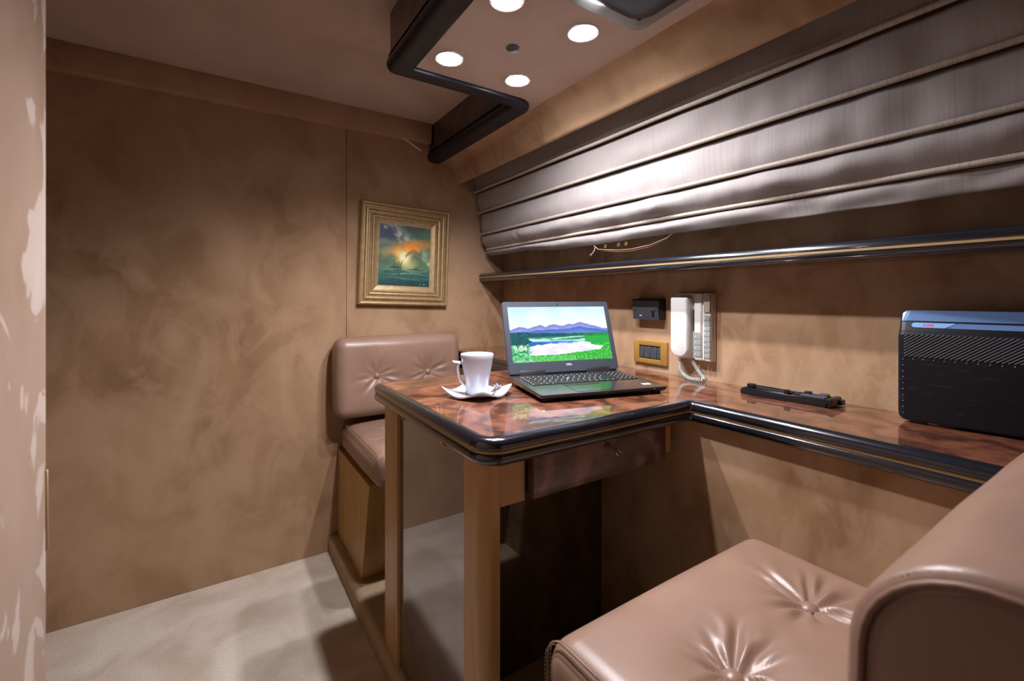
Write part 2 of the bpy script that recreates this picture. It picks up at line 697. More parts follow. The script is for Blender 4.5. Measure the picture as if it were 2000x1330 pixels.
# ------------------------------------------------------------------ downlights
LAMPS = [(.552, 1.166), (.785, 1.166), (.784, .864), (.553, .864)]
LABELS = ['recessed round ceiling downlight nearest the outer left corner of the dark edging',
          'recessed round ceiling downlight near the tip of the dark edging beside the blind',
          'recessed round ceiling downlight just beside the black ceiling hatch',
          'recessed round ceiling downlight cut by the top edge of the picture']


def downlight(x, y, z, label, power, group):
    t = thing('downlight', label, 'ceiling light', (x, y, z), group=group)
    prof = [(.0335, -.003), (.039, -.004), (.0405, -.002), (.0405, 0), (.033, .0)]
    v, f = lathe_geo(prof, (x, y, z), 36)
    f = f[:-2] + [[4 * 36 + k, 4 * 36 + (k + 1) % 36, (k + 1) % 36, k] for k in range(36)]
    add('bezel_ring', v, f, M_ring, t, True, 50)
    lathe('lens', [(.002, -.0085), (.016, -.0078), (.026, -.0058), (.0325, -.0025), (.033, 0)], (x, y, z), M_lens, t, 36)
    ld = bpy.data.lights.new('downlight_beam', 'SPOT')
    ld.energy = power
    ld.color = LAMP_COLOR
    ld.spot_size = math.radians(158)
    ld.spot_blend = .68
    ld.shadow_soft_size = .022
    lo = bpy.data.objects.new('downlight_beam', ld)
    COL.objects.link(lo)
    lo.parent = t
    lo.location = (0, 0, -.012)
    return t


for (x, y), lb in zip(LAMPS, LABELS):
    downlight(x, y, Z_SOF, lb, LAMP_POWER, 'downlights in the dropped ceiling panel')

tag(lathe('ceiling_disc', [(.004, -.006), (.012, -.006), (.017, -.004), (.0185, 0)], (.672, 1.022, Z_SOF), M_disc, seg=28),
    'small dark grey round ceiling disc amid the four downlights', 'sensor')

# black glossy hatch in the soffit
hx0, hx1, hy0, hy1 = .50, .897, .33, .785
ht = thing('ceiling_hatch', 'black glossy rounded ceiling hatch in a grey metal frame', 'hatch', ((hx0 + hx1) / 2, (hy0 + hy1) / 2, Z_SOF))
hp = round_poly([(hx0, hy0), (hx1, hy0), (hx1, hy1), (hx0, hy1)], [.035] * 4, 8)
ring_sweep('hatch_frame', hp, [(0, 0), (0, -.004), (.003, -.007), (.030, -.010), (.044, -.016), (.048, -.014), (.048, 0)], M_hatchframe, ht, closed_prof=True, z0=Z_SOF)
gp = round_poly([(hx0 + .046, hy0 + .046), (hx1 - .046, hy0 + .046), (hx1 - .046, hy1 - .046), (hx0 + .046, hy1 - .046)], [.05] * 4, 8)
gv, gf = [], []
rings = [(0, -.006), (.012, -.016), (.04, -.025), (.10, -.033), (.22, -.039), (.45, -.043), (.8, -.044)]
gc = Vector(((hx0 + hx1) / 2, (hy0 + hy1) / 2))
for o, z in rings:
    gv += [(gc.x + (p.x - gc.x) * (1 - o), gc.y + (p.y - gc.y) * (1 - o), Z_SOF + z) for p in gp]
n = len(gp)
for j in range(len(rings) - 1):
    for i in range(n):
        gf.append([j * n + i, j * n + (i + 1) % n, (j + 1) * n + (i + 1) % n, (j + 1) * n + i])
gf.append([(len(rings) - 1) * n + i for i in range(n)])
gf.append(list(range(n))[::-1])
add('dome', gv, gf, M_hatchglass, ht, True, 60)
box('blue_reflection', hx1 - .0535, hx1 - .0495, hy0 + .10, hy1 - .080, Z_SOF - .023, Z_SOF - .015, M_hatchreflection, ht, bevel=.001, seg=1)  # blue reflection on the glossy dome, put in as a coloured strip

# loose white cable at the end of the beam
tag(tube('cable', [(.725, Y_BACK - .038, H + .757), (.74, Y_BACK - .032, H + .746), (.775, Y_BACK - .03, H + .728), (.824, Y_BACK - .03, H + .704)], .0042, M_whitecable, seg=8),
    'short loose white cable hanging out under the ceiling beam', 'cable')

# ------------------------------------------------------------------ shelf along the hull
sh = thing('wall_shelf', 'long narrow black lacquered wall shelf with a gold inlay line', 'shelf', (1.21, .8, H + .08))
SHX = .045
sp = [(X_HULL, .083), (1.128, .083), (1.118, .0855), (1.1125, .091), (1.111, .0965), (1.114, .0995), (1.114, .1065), (1.111, .1095), (1.1125, .118), (1.119, .124), (1.129, .127), (X_HULL, .127)]
extrude_y('shelf_board', [(x + (SHX if x < 1.2 else 0), H + z) for x, z in sp], Y_NEAR, Y_BACK - .002, M_black, sh, auto=50)
box('gold_inlay', 1.1122 + SHX, 1.118 + SHX, Y_NEAR, Y_BACK - .003, H + .1005, H + .1055, M_gold, sh)

# ------------------------------------------------------------------ roman blind
bl = thing('roman_blind', 'grey silk roman blind with piped horizontal folds over the window', 'blind', (1.16, .8, H + .2))
CORD = [(1.090, .6765), (1.108, .536), (1.134, .434), (1.148, .326), (1.180, .248), (1.195, .216)]
BY0, BY1, NY = -.75, 2.03, 260


def fold(i):
    (xa, za), (xb, zb) = CORD[i], CORD[i + 1]
    last = i == 4
    bulge = [.003, .004, .007, .024, .012][i]
    vs_, fs_ = [], []
    NZ = 14
    for layer in (0, 1):
        for k in range(NZ + 1):
            t = k / NZ
            for j in range(NY + 1):
                y = BY0 + (BY1 - BY0) * j / NY
                w1 = noise.noise(Vector((y * 3.1, i * 7.3, t * .5)))
                w2 = noise.noise(Vector((y * 9.0, i * 3.7 + 20, t * .8)))
                w3 = noise.noise(Vector((y * 23.0, i * 5.1 + 40, t * 1.2)))
                sag = math.sin(math.pi * min(1, t ** (1.5 if i < 3 else 1.05)))
                right = max(0.0, min(1.0, (1.25 - y) / .9))
                b_ = bulge * sag * (1 + .6 * w1) + sag * (.006 * w1 + .0105 * w2 * (.25 + right) + .0022 * w3)
                if i in (1, 2):  # soft upright pleats towards the near end
                    b_ += (.3 + .7 * sag) * .015 * right * noise.noise(Vector((y * 15.0, 3.3 + i * .35, t * .35)))
                if i == 3:       # slack bottom fold with tucks
                    b_ += .010 * sag * max(0, w2) - .012 * (max(0, w3 - .25)) * sag
                x = xa + (xb - xa) * t - b_ + (.004 if not last else .002) + (.010 * math.exp(-t * 9))
                z = za + (zb - za) * t - .0035 * (1 - t) + (.0016 * w3 + .0015 * w2) * math.exp(-t * 10)
                if last:
                    sg = max(0.0, min(1.0, (1.72 - y) / .25))
                    z += (.003 * w1 + .003 * w2 - .017 * sg * sg * (3 - 2 * sg)) * t
                vs_.append((x + layer * .0012, y, H + z))
    W = NY + 1
    S = (NZ + 1) * W
    for k in range(NZ):
        for j in range(NY):
            a = k * W + j
            fs_.append([a, a + 1, a + W + 1, a + W])
            fs_.append([S + a, S + a + W, S + a + W + 1, S + a + 1])
    for j in range(NY):
        fs_.append([j, S + j, S + j + 1, j + 1])
        a = NZ * W + j
        fs_.append([a, a + 1, S + a + 1, S + a])
    for k in range(NZ):
        a, b_ = k * W, k * W + NY
        fs_.append([a, a + W, S + a + W, S + a])
        fs_.append([b_, S + b_, S + b_ + W, b_ + W])
    return add('blind_fold', vs_, fs_, M_silk, bl, True)


for i in range(5):
    fold(i)
for i in range(1, 5):
    x, z = CORD[i]
    pts = []
    for j in range(121):
        y = BY0 + (BY1 + .002 - BY0) * j / 120
        pts.append((x - .003 + .0012 * noise.noise(Vector((y * 5, i, 0))), y, H + z + .0012 * noise.noise(Vector((y * 4, i, 9)))))
    tube('piping', pts, .0062, M_piping, bl, 8)
# draw string with its bead and little rings, hanging below the hem
pts = [(1.203, 1.262, H + .196), (1.203, 1.24, H + .178), (1.203, 1.20, H + .171), (1.203, 1.14, H + .163), (1.203, 1.08, H + .161), (1.203, 1.0, H + .168), (1.203, .93, H + .186), (1.204, .90, H + .204)]
sm = []
for i in range(len(pts) - 1):
    for k in range(4):
        sm.append(Vector(pts[i]).lerp(Vector(pts[i + 1]), k / 4))
sm.append(Vector(pts[-1]))
tube('draw_string', sm, .0026, M_cordbrown, bl, 7)
tube('draw_string', [p + Vector((-.004, 0, .006 * math.sin(math.pi * i / (len(sm) - 1)))) for i, p in enumerate(sm)], .0014, M_thread, bl, 6)
tube('draw_string', [(1.203, 1.254, H + .205), (1.203, 1.262, H + .18), (1.203, 1.276, H + .166)], .0016, M_whitecable, bl, 6)
lathe('bead', [(.001, -.0065), (.0045, -.005), (.0065, 0), (.0045, .005), (.001, .0065)], (1.203, 1.281, H + .162), M_cordbrown, bl, 16)
for yy in (1.20, 1.135, 1.10):
    rr = []
    for k in range(12):
        q = 2 * math.pi * k / 12
        rr.append((1.198, yy + .005 * math.cos(q), H + .188 + .005 * math.sin(q)))
    tube('ring', rr, .0012, M_brass, bl, 6, closed=True)

# ------------------------------------------------------------------ desk: T-shaped worktop with drawer and end panel
wt = thing('worktop', 'glossy burl T-shaped worktop with a black gold-lined edge', 'worktop', (.85, 1.05, Z_DESK - .0525))
dk = thing('desk_base', 'honey wood desk base with glossy dark end panel and burl drawer', 'desk', (.70, 1.05, Z_STEP))
TX, TY0, TY1, DX = .400, .703, 1.395, .998
outline = round_poly([(X_HULL, Y_NEAR + .4), (X_HULL, Y_BACK), (DX, Y_BACK), (DX, TY1), (TX, TY1), (TX, TY0), (DX, TY0), (DX, Y_NEAR + .4)],
                     [0, 0, 0, .006, .030, .055, .006, 0], 10)
# travel is counter-clockwise, so left is inward
D0 = Z_DESK
inner = offset_path(outline, .024)
# keep the burl flush with the two walls
burl_pts = [Vector((X_HULL if abs(o.x - X_HULL) < 1e-6 else q.x, Y_BACK if abs(o.y - Y_BACK) < 1e-6 else q.y)) for o, q in zip(outline, inner)]
poly_slab('burl_top', [(p.x, p.y) for p in burl_pts], D0 - .020, D0 - .0004, M_burl, wt)
front = [p for p in outline if p.x < X_HULL - 1e-4]
prof_t = [(.0245, -.030), (.0245, -.0004), (.018, 0), (.010, -.0012), (.0045, -.0045), (.0012, -.0095), (0, -.0155), (.0002, -.0195), (.0022, -.0225), (.0045, -.0232), (.0045, -.030)]
ring_sweep('edge_moulding', front, prof_t, M_black, wt, closed=False, closed_prof=True, z0=D0, auto=50)
prof_b = [(.0245, -.0295), (.0045, -.0288), (.0022, -.0292), (0, -.0325), (0, -.040), (.0015, -.0455), (.006, -.050), (.014, -.0525), (.030, -.0525), (.030, -.0295)]
ring_sweep('edge_moulding', front, prof_b, M_black, wt, closed=False, closed_prof=True, z0=D0, auto=50)
ring_sweep('gold_inlay', front, [(.0035, -.0236), (.0035, -.0284), (.02, -.0284), (.02, -.0236)], M_gold, wt, closed=False, closed_prof=True, z0=D0)
poly_slab('worktop_core', [(p.x, p.y) for p in offset_path(outline, .028)], D0 - .0515, D0 - .021, M_inner, wt)

ZB = D0 - .0528
# end panel: two honey-wood stiles and a mirror-gloss dark panel
EX = .424
pv = []
# back stile with softly rounded outer edge
stile = round_poly([(EX, 1.345), (EX, 1.235), (EX + .040, 1.235), (EX + .040, 1.345)], [.004, .003, .003, .004], 3)
poly_slab('stile', [(p.x, p.y) for p in stile], Z_STEP, ZB, M_wood, dk)
stile2 = round_poly([(EX, .828), (EX, .752), (EX + .043, .752), (EX + .043, .828)], [.003, .030, .003, .003], 10)
o = poly_slab('stile', [(p.x, p.y) for p in stile2], Z_STEP, ZB, M_wood, dk)
for p in o.data.polygons:
    p.use_smooth = True
o.data.set_sharp_from_angle(angle=math.radians(30))
box('gloss_panel', EX + .010, EX + .028, .828, 1.235, Z_STEP + .004, ZB, M_gloss_panel, dk)
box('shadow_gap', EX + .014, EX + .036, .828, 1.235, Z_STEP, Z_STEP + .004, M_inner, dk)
# apron, drawer, inner back panel
box('apron_rail', EX + .0435, .528, .757, .775, H - .415, ZB, M_wood, dk, bevel=.001, seg=1)
box('apron_rail', .949, .992, .757, .775, H - .400, ZB, M_wood, dk, bevel=.001, seg=1)
box('apron_rail', .528, .949, .765, .775, H - .405, ZB, M_inner, dk)
dr = box('drawer', .536, .946, .737, .757, H - .408, ZB - .002, M_burl_dark, dk, bevel=.0015, seg=2)
box('drawer_box', .54, .94, .775, 1.03, H - .395, ZB - .01, M_inner, dk)
kx, kz = .741, H - .336
lathe('lock', [(.0085, .004), (.0085, -.001), (.006, -.003), (.0015, -.003)], (kx, .736, kz), M_cordbrown, dr, 20, axis='Y')
kb = MB()
kb.box(kx - .0012, kx + .0012, .708, .735, kz - .003, kz + .003)
rr = [(kx + .0, .703 + .0, kz - .004)]
kv, kf = tube_geo([(kx + .0065 * math.cos(2 * math.pi * k / 14), .702 + .004 * math.sin(2 * math.pi * k / 14), kz - .005 + .0065 * math.sin(2 * math.pi * k / 14)) for k in range(14)], .0014, 6, True)
kb.join(kv, kf)
kb.build('key', M_steel, dr, True)
box('modesty_panel', EX + .030, X_BULK, 1.038, 1.056, Z_STEP, ZB, M_gloss_panel, dk)
# small brass catches under the left edge
for yy in (1.13, .885):
    c = MB()
    c.box(TX + .004, TX + .012, yy - .010, yy + .010, D0 - .0535, D0 - .0495)
    c.box(TX + .001, TX + .006, yy - .004, yy + .004, D0 - .052, D0 - .044)
    c.build('catch', M_brass, wt)


# ------------------------------------------------------------------ tufted benches
def spaced(h, r, n, e=6):
    """grid stations -h..h, dense inside the rounded rim"""
    a = [-h + r * (1 - math.cos(math.pi / 2 * k / e)) for k in range(e)]
    m = [-(h - r) + 2 * (h - r) * k / n for k in range(n + 1)]
    return a + m + [-x for x in reversed(a)]


def cushion_geo(sx, sy, sz, r, crown, buttons, n=70, seedv=0, D=.020, ripple=.004, xk=1.0):
    """rounded box, local top is +z, pulled in at the buttons with radiating creases"""
    hx, hy, hz = sx / 2 + r * (1 - xk), sy / 2, sz / 2       # xk < 1: flatter ends
    nx, ny = n, int(n * sy / sx)
    X, Y, Zs = spaced(hx, r, nx), spaced(hy, r, ny), spaced(hz, r, 4)
    idx, vs_, fs_ = {}, [], []

    def vid(p):
        k = (round(p[0], 6), round(p[1], 6), round(p[2], 6))
        if k not in idx:
            idx[k] = len(vs_)
            q = Vector((max(-hx + r, min(hx - r, p[0])), max(-hy + r, min(hy - r, p[1])), max(-hz + r, min(hz - r, p[2]))))
            d = Vector(p) - q
            vs_.append(q + d.normalized() * r)
        return idx[k]

    def grid(A, B, fn):
        for i in range(len(A) - 1):
            for j in range(len(B) - 1):
                fs_.append([vid(fn(A[i], B[j])), vid(fn(A[i + 1], B[j])), vid(fn(A[i + 1], B[j + 1])), vid(fn(A[i], B[j + 1]))])
    grid(X, Y, lambda a, b: (a, b, hz))
    grid(X, Y, lambda a, b: (a, b, -hz))
    grid(X, Zs, lambda a, b: (a, hy, b))
    grid(X, Zs, lambda a, b: (a, -hy, b))
    grid(Y, Zs, lambda a, b: (hx, a, b))
    grid(Y, Zs, lambda a, b: (-hx, a, b))
    rnd = random.Random(seedv)
    crs = []
    for bt in buttons:
        c = []
        k = 11
        for q in range(k):
            c.append((2 * math.pi * (q + rnd.uniform(-.32, .32)) / k, rnd.uniform(.45, 1.25), rnd.uniform(.5, 1.2), rnd.uniform(.10, .17)))
        crs.append(c)
    for v in vs_:
        u, w = v.x / hx, v.y / hy
        topw = max(0.0, min(1.0, (v.z + hz) / (2 * hz)))
        bul = max(0, 1 - abs(u) ** 2.6) * max(0, 1 - abs(w) ** 2.6)
        dz = crown * bul
        for (bx, by), cr in zip(buttons, crs):
            dx, dy = v.x - bx, v.y - by
            rad = math.hypot(dx, dy)
            th = math.atan2(dy, dx)
            dz -= D * math.exp(-(rad / .055) ** 1.25) + .35 * D * math.exp(-(rad / .12) ** 2)
            s = 0
            for a, ln, am, wd in cr:
                d = (th - a + math.pi) % (2 * math.pi) - math.pi
                wdt = wd * (1 + .25 * math.sin(rad * 60))
                prof_ = math.exp(-(d / wdt) ** 2) - .45 * math.exp(-((abs(d) - 2.0 * wdt) / wdt) ** 2)
                s -= am * prof_ * math.exp(-((rad - .045 * ln) / (.052 * ln)) ** 2)
            dz += ripple * s * min(1, rad / .014)
        dz += .0012 * noise.noise(Vector((v.x * 14, v.y * 14, seedv))) * bul
        v.z += dz * topw ** 2
        # gentle belly on the sides
        side = max(0, 1 - (v.z / hz) ** 2) if abs(v.z) < hz else 0
        if abs(u) > .9:
            v.x += math.copysign(.006, u) * side * max(0, 1 - w * w)
        if abs(w) > .9:
            v.y += math.copysign(.006, w) * side * max(0, 1 - u * u)
    for v in vs_:
        if abs(v.x) > hx - r:
            v.x = math.copysign(hx - r + (abs(v.x) - hx + r) * xk, v.x)
    return vs_, fs_


def button_geo(c, nrm, r=.0125):
    prof = [(.0005, .0085), (.005, .008), (.009, .006), (r - .001, .003), (r, 0), (r - .001, -.003), (.006, -.006)]
    v, f = lathe_geo(prof, (0, 0, 0), 20)
    q = Vector((0, 0, 1)).rotation_difference(Vector(nrm)).to_matrix()
    return [q @ p + Vector(c) for p in v], f


def top_at(vs_, x, y):
    best = min((p for p in vs_ if p.z > 0), key=lambda p: (p.x - x) ** 2 + (p.y - y) ** 2)
    return best.z


def cushion(name, M, size, r, crown, buttons, parent, seedv, n=70, D=.02, ripple=.004, seams=(), brad=.0125, xk=1.0):
    v, f = cushion_geo(*size, r, crown, buttons, n, seedv, D, ripple, xk)
    local = [p.copy() for p in v]
    o = add(name, [M @ p for p in v], f, M_leather, parent, True)
    for bx, by in buttons:
        z = top_at(local, bx, by)
        bv, bf_ = button_geo((bx, by, z + .003), (0, 0, 1), brad)
        add('button', [M @ p for p in bv], bf_, M_leather, o, True)
    for pts in seams:
        tube('seam', [M @ Vector(p) for p in pts], .0019, M_seam, o, 6)
        # stitches on both sides of the seam
        mb = MB()
        P = [Vector(p) for p in pts]
        acc = 0
        for i in range(len(P) - 1):
            a, b_ = P[i], P[i + 1]
            L_ = (b_ - a).length
            t = 0
            while acc + L_ - t > .0062:
                t += .0062 - acc
                acc = 0
                c = a.lerp(b_, min(1, t / L_))
                d = (b_ - a).normalized()
                for sgn in (-1, 1):
                    off = Vector((sgn * .0052, 0, -.0004 if sgn > 0 else -.002))
                    sv, sf = tube_geo([c + off - d * .0018, c + off + d * .0018], .0006, 4)
                    mb.join([M @ p for p in sv], sf)
            acc += L_ - t
        if mb.v:
            st = mb.build('stitching', M_thread, o)
            st['kind'] = 'stuff'
    return o


def side_seam(size, r, x, inset, crown=0.0, end=1.0):
    """seam round the left end of a cushion (local x = x): front, over the top, down the back"""
    hy, hz = size[1] / 2, size[2] / 2
    pts = []
    for k in range(7):
        pts.append((x, hy + .001, -hz + r + (2 * (hz - r)) * k / 6))
    for k in range(1, 9):
        q = math.pi / 2 * k / 8
        pts.append((x, hy - r + r * math.cos(q) + .001, hz - r + r * math.sin(q) + .001))
    u = x / (size[0] / 2)
    for k in range(1, 25):
        y = (hy - r) + (-2 * (hy - r)) * k / 24
        w = y / hy
        pts.append((x, y, hz + .001 + crown * max(0, 1 - abs(u) ** 2.6) * max(0, 1 - abs(w) ** 2.6)))
    for k in range(1, 9):
        q = math.pi / 2 + math.pi / 2 * k / 8
        pts.append((x, -(hy - r) + r * math.cos(q) - .001, hz - r + r * math.sin(q) + .001))
    for k in range(1, 7):
        pts.append((x, -hy - .001, hz - r - (2 * (hz - r)) * k / 6))
    return pts


# --- bench against the back wall (faces the viewer)
bf = thing('bench', 'tan leather tufted bench against the back wall under the painting', 'bench', (.72, 1.80, Z_STEP), group='tan leather benches at the desk')
v = [(.447, 1.683, Z_STEP), (1.0, 1.683, Z_STEP), (1.0, Y_BACK - .003, Z_STEP), (.447, Y_BACK - .003, Z_STEP),
     (.450, 1.60, H - .664), (1.0, 1.60, H - .664), (1.0, Y_BACK - .003, H - .664), (.450, Y_BACK - .003, H - .664)]
add('base', v, [[3, 2, 1, 0], [4, 5, 6, 7], [0, 1, 5, 4], [1, 2, 6, 5], [2, 3, 7, 6], [3, 0, 4, 7]], M_basewood, bf)
SZ = (.546, .535, .120)
Mseat = Matrix.Translation((.727, 1.797, H - .606)) @ Matrix.Rotation(math.pi, 4, 'Z')
cushion('seat_cushion', Mseat, SZ, .045, .018, [(-.118, .02), (.118, .02)], bf, 3, n=60,
        seams=[side_seam(SZ, .045, .262, 0, .018)])
# backrest: local z -> -y (towards the viewer), local y -> z
BZ = (.565, .335, .125)
Mb = Matrix(((1, 0, 0, 0), (0, 0, -1, 0), (0, 1, 0, 0), (0, 0, 0, 1)))
Mback = Matrix.Translation((.700, 2.002, H - .342)) @ Matrix.Rotation(math.radians(-3), 4, 'X') @ Mb
cushion('backrest', Mback, BZ, .040, .014, [(-.117, .0), (.118, -.002)], bf, 8, n=80, D=.022, ripple=.0045, brad=.0135)

# --- bench in the foreground (seen from behind its left end)
bn = thing('bench', 'tan leather tufted bench in the right foreground with its back nearest the viewer', 'bench', (.75, .25, Z_STEP), group='tan leather benches at the desk')
v = [(.44, -.02, Z_STEP), (1.01, -.02, Z_STEP), (1.01, .32, Z_STEP), (.44, .32, Z_STEP),
     (.435, -.02, H - .665), (1.01, -.02, H - .665), (1.01, .44, H - .665), (.435, .44, H - .665)]
add('base', v, [[3, 2, 1, 0], [4, 5, 6, 7], [0, 1, 5, 4], [1, 2, 6, 5], [2, 3, 7, 6], [3, 0, 4, 7]], M_basewood, bn)
SZ2 = (.592, .57, .125)
Mseat2 = Matrix.Translation((.720, .280, H - .589))
cushion('seat_cushion', Mseat2, SZ2, .042, .020, [(-.108, .082), (.140, .092)], bn, 21, n=130, D=.024, ripple=.0072, brad=.0155,
        seams=[side_seam(SZ2, .042, -.281, 0, .020)])
BZ2 = (.568, .37, .190)
# local z -> +y, local y -> z, local x -> -x keeps it right-handed
Mb2 = Matrix(((-1, 0, 0, 0), (0, 0, 1, 0), (0, 1, 0, 0), (0, 0, 0, 1)))
Mback2 = Matrix.Translation((.706, .063, H - .374)) @ Matrix.Rotation(math.radians(2), 4, 'X') @ Mb2
cushion('backrest', Mback2, BZ2, .088, .016, [(-.12, .0), (.12, .0)], bn, 31, n=80, D=.022, ripple=.004, xk=.22)


def band(M, size, r, x, off=.0):
    hy, hz = size[1] / 2, size[2] / 2
    pts = []
    for (cy, cz, q0) in ((hy - r, hz - r, 0), (-(hy - r), hz - r, 90), (-(hy - r), -(hz - r), 180), (hy - r, -(hz - r), 270)):
        for k in range(10):
            q = math.radians(q0 + 90 * k / 9)
            pts.append(M @ Vector((x, cy + (r + off) * math.cos(q), cz + (r + off) * math.sin(q))))
    return pts


back2 = [c for c in bn.children if c.name.startswith('backrest')][0]
hx2 = BZ2[0] / 2
# piped seam round the left end panel and its stitches
rim = band(Mback2, (BZ2[0], BZ2[1] - .014, BZ2[2] - .014), .081, hx2 - .0075)
tube('seam', rim, .0032, M_seam, back2, 8, closed=True)
mb = MB()
for off in (.006, -.006):
    ring = band(Mback2, (BZ2[0], BZ2[1] - .014, BZ2[2] - .014), .081, hx2 - (.0155 if off > 0 else .0045), off)
    dense = []
    for i in range(len(ring)):
        a, b_ = ring[i], ring[(i + 1) % len(ring)]
        m_ = max(1, int((b_ - a).length / .0042))
        for k in range(m_):
            c, d = a.lerp(b_, k / m_), (b_ - a).normalized()
            sv, sf = tube_geo([c, c + d * .0027], .0006, 4)
            mb.join(sv, sf)
mb.build('stitching', M_thread, back2)['kind'] = 'stuff'

# ------------------------------------------------------------------ framed painting
PW, PH = .435, .470
pt = thing('framed_painting', 'gilt framed painting of sailing ships at sunset hung slightly askew', 'painting',
           (.744, Y_BACK, H + .197 - PH / 2), rot=(0, math.radians(1.9), 0))
# frame frame of reference: x right, y towards the room is negative, z up from bottom edge
fr = [(0, 0), (0, -.024), (.003, -.030), (.008, -.033), (.013, -.032), (.0165, -.027), (.018, -.020), (.022, -.020), (.0235, -.025), (.027, -.029), (.032, -.030), (.037, -.0275), (.040, -.022),
      (.0415, -.016), (.045, -.016), (.0465, -.0205), (.051, -.0225), (.056, -.0205), (.058, -.0155), (.0595, -.0125), (.0615, -.016), (.0645, -.016), (.0665, -.011), (.069, -.0095), (.092, -.0075), (.093, -.004), (.093, 0)]
vs_, fs_ = [], []
for o, d in fr:
    for x, z in ((-PW / 2 + o, o), (PW / 2 - o, o), (PW / 2 - o, PH - o), (-PW / 2 + o, PH - o)):
        vs_.append((x, d, z))
for s in range(4):
    s2 = (s + 1) % 4
    vv = []
    for j in range(len(fr)):
        vv += [vs_[j * 4 + s], vs_[j * 4 + s2]]
    ff = [[j * 2, j * 2 + 1, j * 2 + 3, j * 2 + 2] for j in range(len(fr) - 1)]
    ff.append([j * 2 for j in range(len(fr))])
    ff.append([j * 2 + 1 for j in range(len(fr))][::-1])
    ff.append([0, 1, 2 * len(fr) - 1, 2 * len(fr) - 2])
    add('frame_moulding', vv, ff, M_frame, pt, True, 32)


def s2l(c):
    c = np.asarray(c, dtype=float) / 255.0
    return np.where(c <= .04045, c / 12.92, ((c + .055) / 1.055) ** 2.4)


def picture(name, x0, x1, z0, z1, y, nx, nz, fn, mat, parent, yfn=None):
    vs_, fs_, cols = [], [], []
    for j in range(nz + 1):
        for i in range(nx + 1):
            u, w = i / nx, j / nz
            vs_.append((x0 + (x1 - x0) * u, y, z0 + (z1 - z0) * w))
            cols.append(fn(u, w))
    for j in range(nz):
        for i in range(nx):
            a = j * (nx + 1) + i
            fs_.append([a, a + 1, a + nx + 2, a + nx + 1])
    o = add(name, vs_, fs_, mat, parent)
    at = o.data.color_attributes.new('Col', 'FLOAT_COLOR', 'POINT')
    L_ = s2l(np.clip(np.array(cols) * 1.12, 0, 255))
    flat = np.ones((len(cols), 4))
    flat[:, :3] = L_
    at.data.foreach_set('color', flat.ravel().astype(np.float32))
    return o


def nz_(x, y, s=0.0, oct_=4):
    return noise.fractal(Vector((x, y, s)), 1.0, 2.0, oct_)


def lerp(a, b, t):
    t = max(0.0, min(1.0, t))
    return [p + (q - p) * t for p, q in zip(a, b)]


def sea_painting(u, w):
    # sky
    n1 = nz_(u * 3 + 1.3, w * 4, 1)
    n2 = nz_(u * 7, w * 9, 5)
    c = lerp((92, 122, 88), (70, 100, 78), w + .2 * n1)
    dl = max(0, min(1, 1.25 * (w - .52) * 2 - 1.5 * (u - .28) + .5 * n1))
    c = lerp(c, (42, 56, 74), dl)
    wh = max(0, 1 - abs((w - .93) + .75 * (u - .36) + .12 * n2) * 6) * (.55 + .8 * n2)
    c = lerp(c, (205, 205, 178), wh * .9)
    c = lerp(c, (150, 140, 130), max(0, .6 - abs(w - .68 + .1 * n1) * 5) * (u < .5) * (1 - u))
    # orange glow
    d = math.hypot((u - .62) * .9, (w - .665 - .16 * (u - .6) + .05 * n2) * 3.4)
    c = lerp(c, (232, 132, 44), max(0, 1.15 - d * 2.6 + .35 * n2))
    d = math.hypot((u - .30) * .8, (w - .56 + .04 * n2) * 3.2)
    c = lerp(c, (216, 152, 84), max(0, .95 - d * 2.4 + .3 * n1))
    d = math.hypot(u - .47, (w - .50) * 1.3)
    c = lerp(c, (250, 214, 110), max(0, 1.1 - d * 5.2 + .15 * n2))
    d = math.hypot(u - .49, (w - .455) * .9)
    c = lerp(c, (255, 250, 214), max(0, 1.35 - d * 11))
    d = math.hypot((u - .56) * .8, (w - .36) * 1.2)
    c = lerp(c, (212, 200, 128), max(0, .8 - d * 4))
    # dark little cloud by the sun
    d = abs(w - .485 - .10 * math.sin((u - .5) * 9)) * 22
    if .50 < u < .78:
        c = lerp(c, (112, 92, 66), max(0, 1 - d) * .8)
    # sea
    hz = .285 + .012 * nz_(u * 9, 3, 2)
    if w < hz:
        t = w / hz
        s = lerp((22, 62, 62), (58, 104, 92), t)
        s = lerp(s, (18, 54, 60), max(0, nz_(u * 4, w * 18, 8)) * 1.2)
        for wv, am, k in ((.265, .9, 60), (.205, .75, 48), (.13, .35, 36)):
            l = abs(w - wv - .016 * math.sin(u * 9 + wv * 40) - .012 * nz_(u * 8, wv * 10, 3)) * k
            s = lerp(s, (186, 198, 150), max(0, 1 - l) * am * (.4 + .6 * math.exp(-((u - .52) / .3) ** 2)) * (.7 + .6 * nz_(u * 24, w * 30, 4)))
        c = s
    # ships
    for (sx, sz, sc) in ((.34, .29, 1.0), (.72, .285, .55)):
        x, z = (u - sx) / sc, (w - sz) / sc
        if -.11 < x < .10 and 0 < z < .022:
            c = lerp(c, (52, 48, 36), .85)
        for mx, mh, lean in ((-.07, .07, .02), (-.035, .09, .03), (.01, .12, .05), (.055, .15, .07)):
            if 0.015 < z < mh and abs(x - mx - lean * z / mh) < .014 * (1 - z / mh) + .004:
                c = lerp(c, (66, 60, 44), .8)
    # signature
    if .80 < u < .93 and .035 < w < .05 and nz_(u * 60, w * 60, 7, 2) > .05:
        c = lerp(c, (170, 190, 170), .7)
    return c


M_paint = vcol('oil_paint', .35, bump=.15)
picture('canvas', -PW / 2 + .091, PW / 2 - .091, .091, PH - .091, -.0065, 120, 140, sea_painting, M_paint, pt)
box('backing_board', -PW / 2 + .085, PW / 2 - .085, -.004, 0, .085, PH - .085, M_inner, pt)

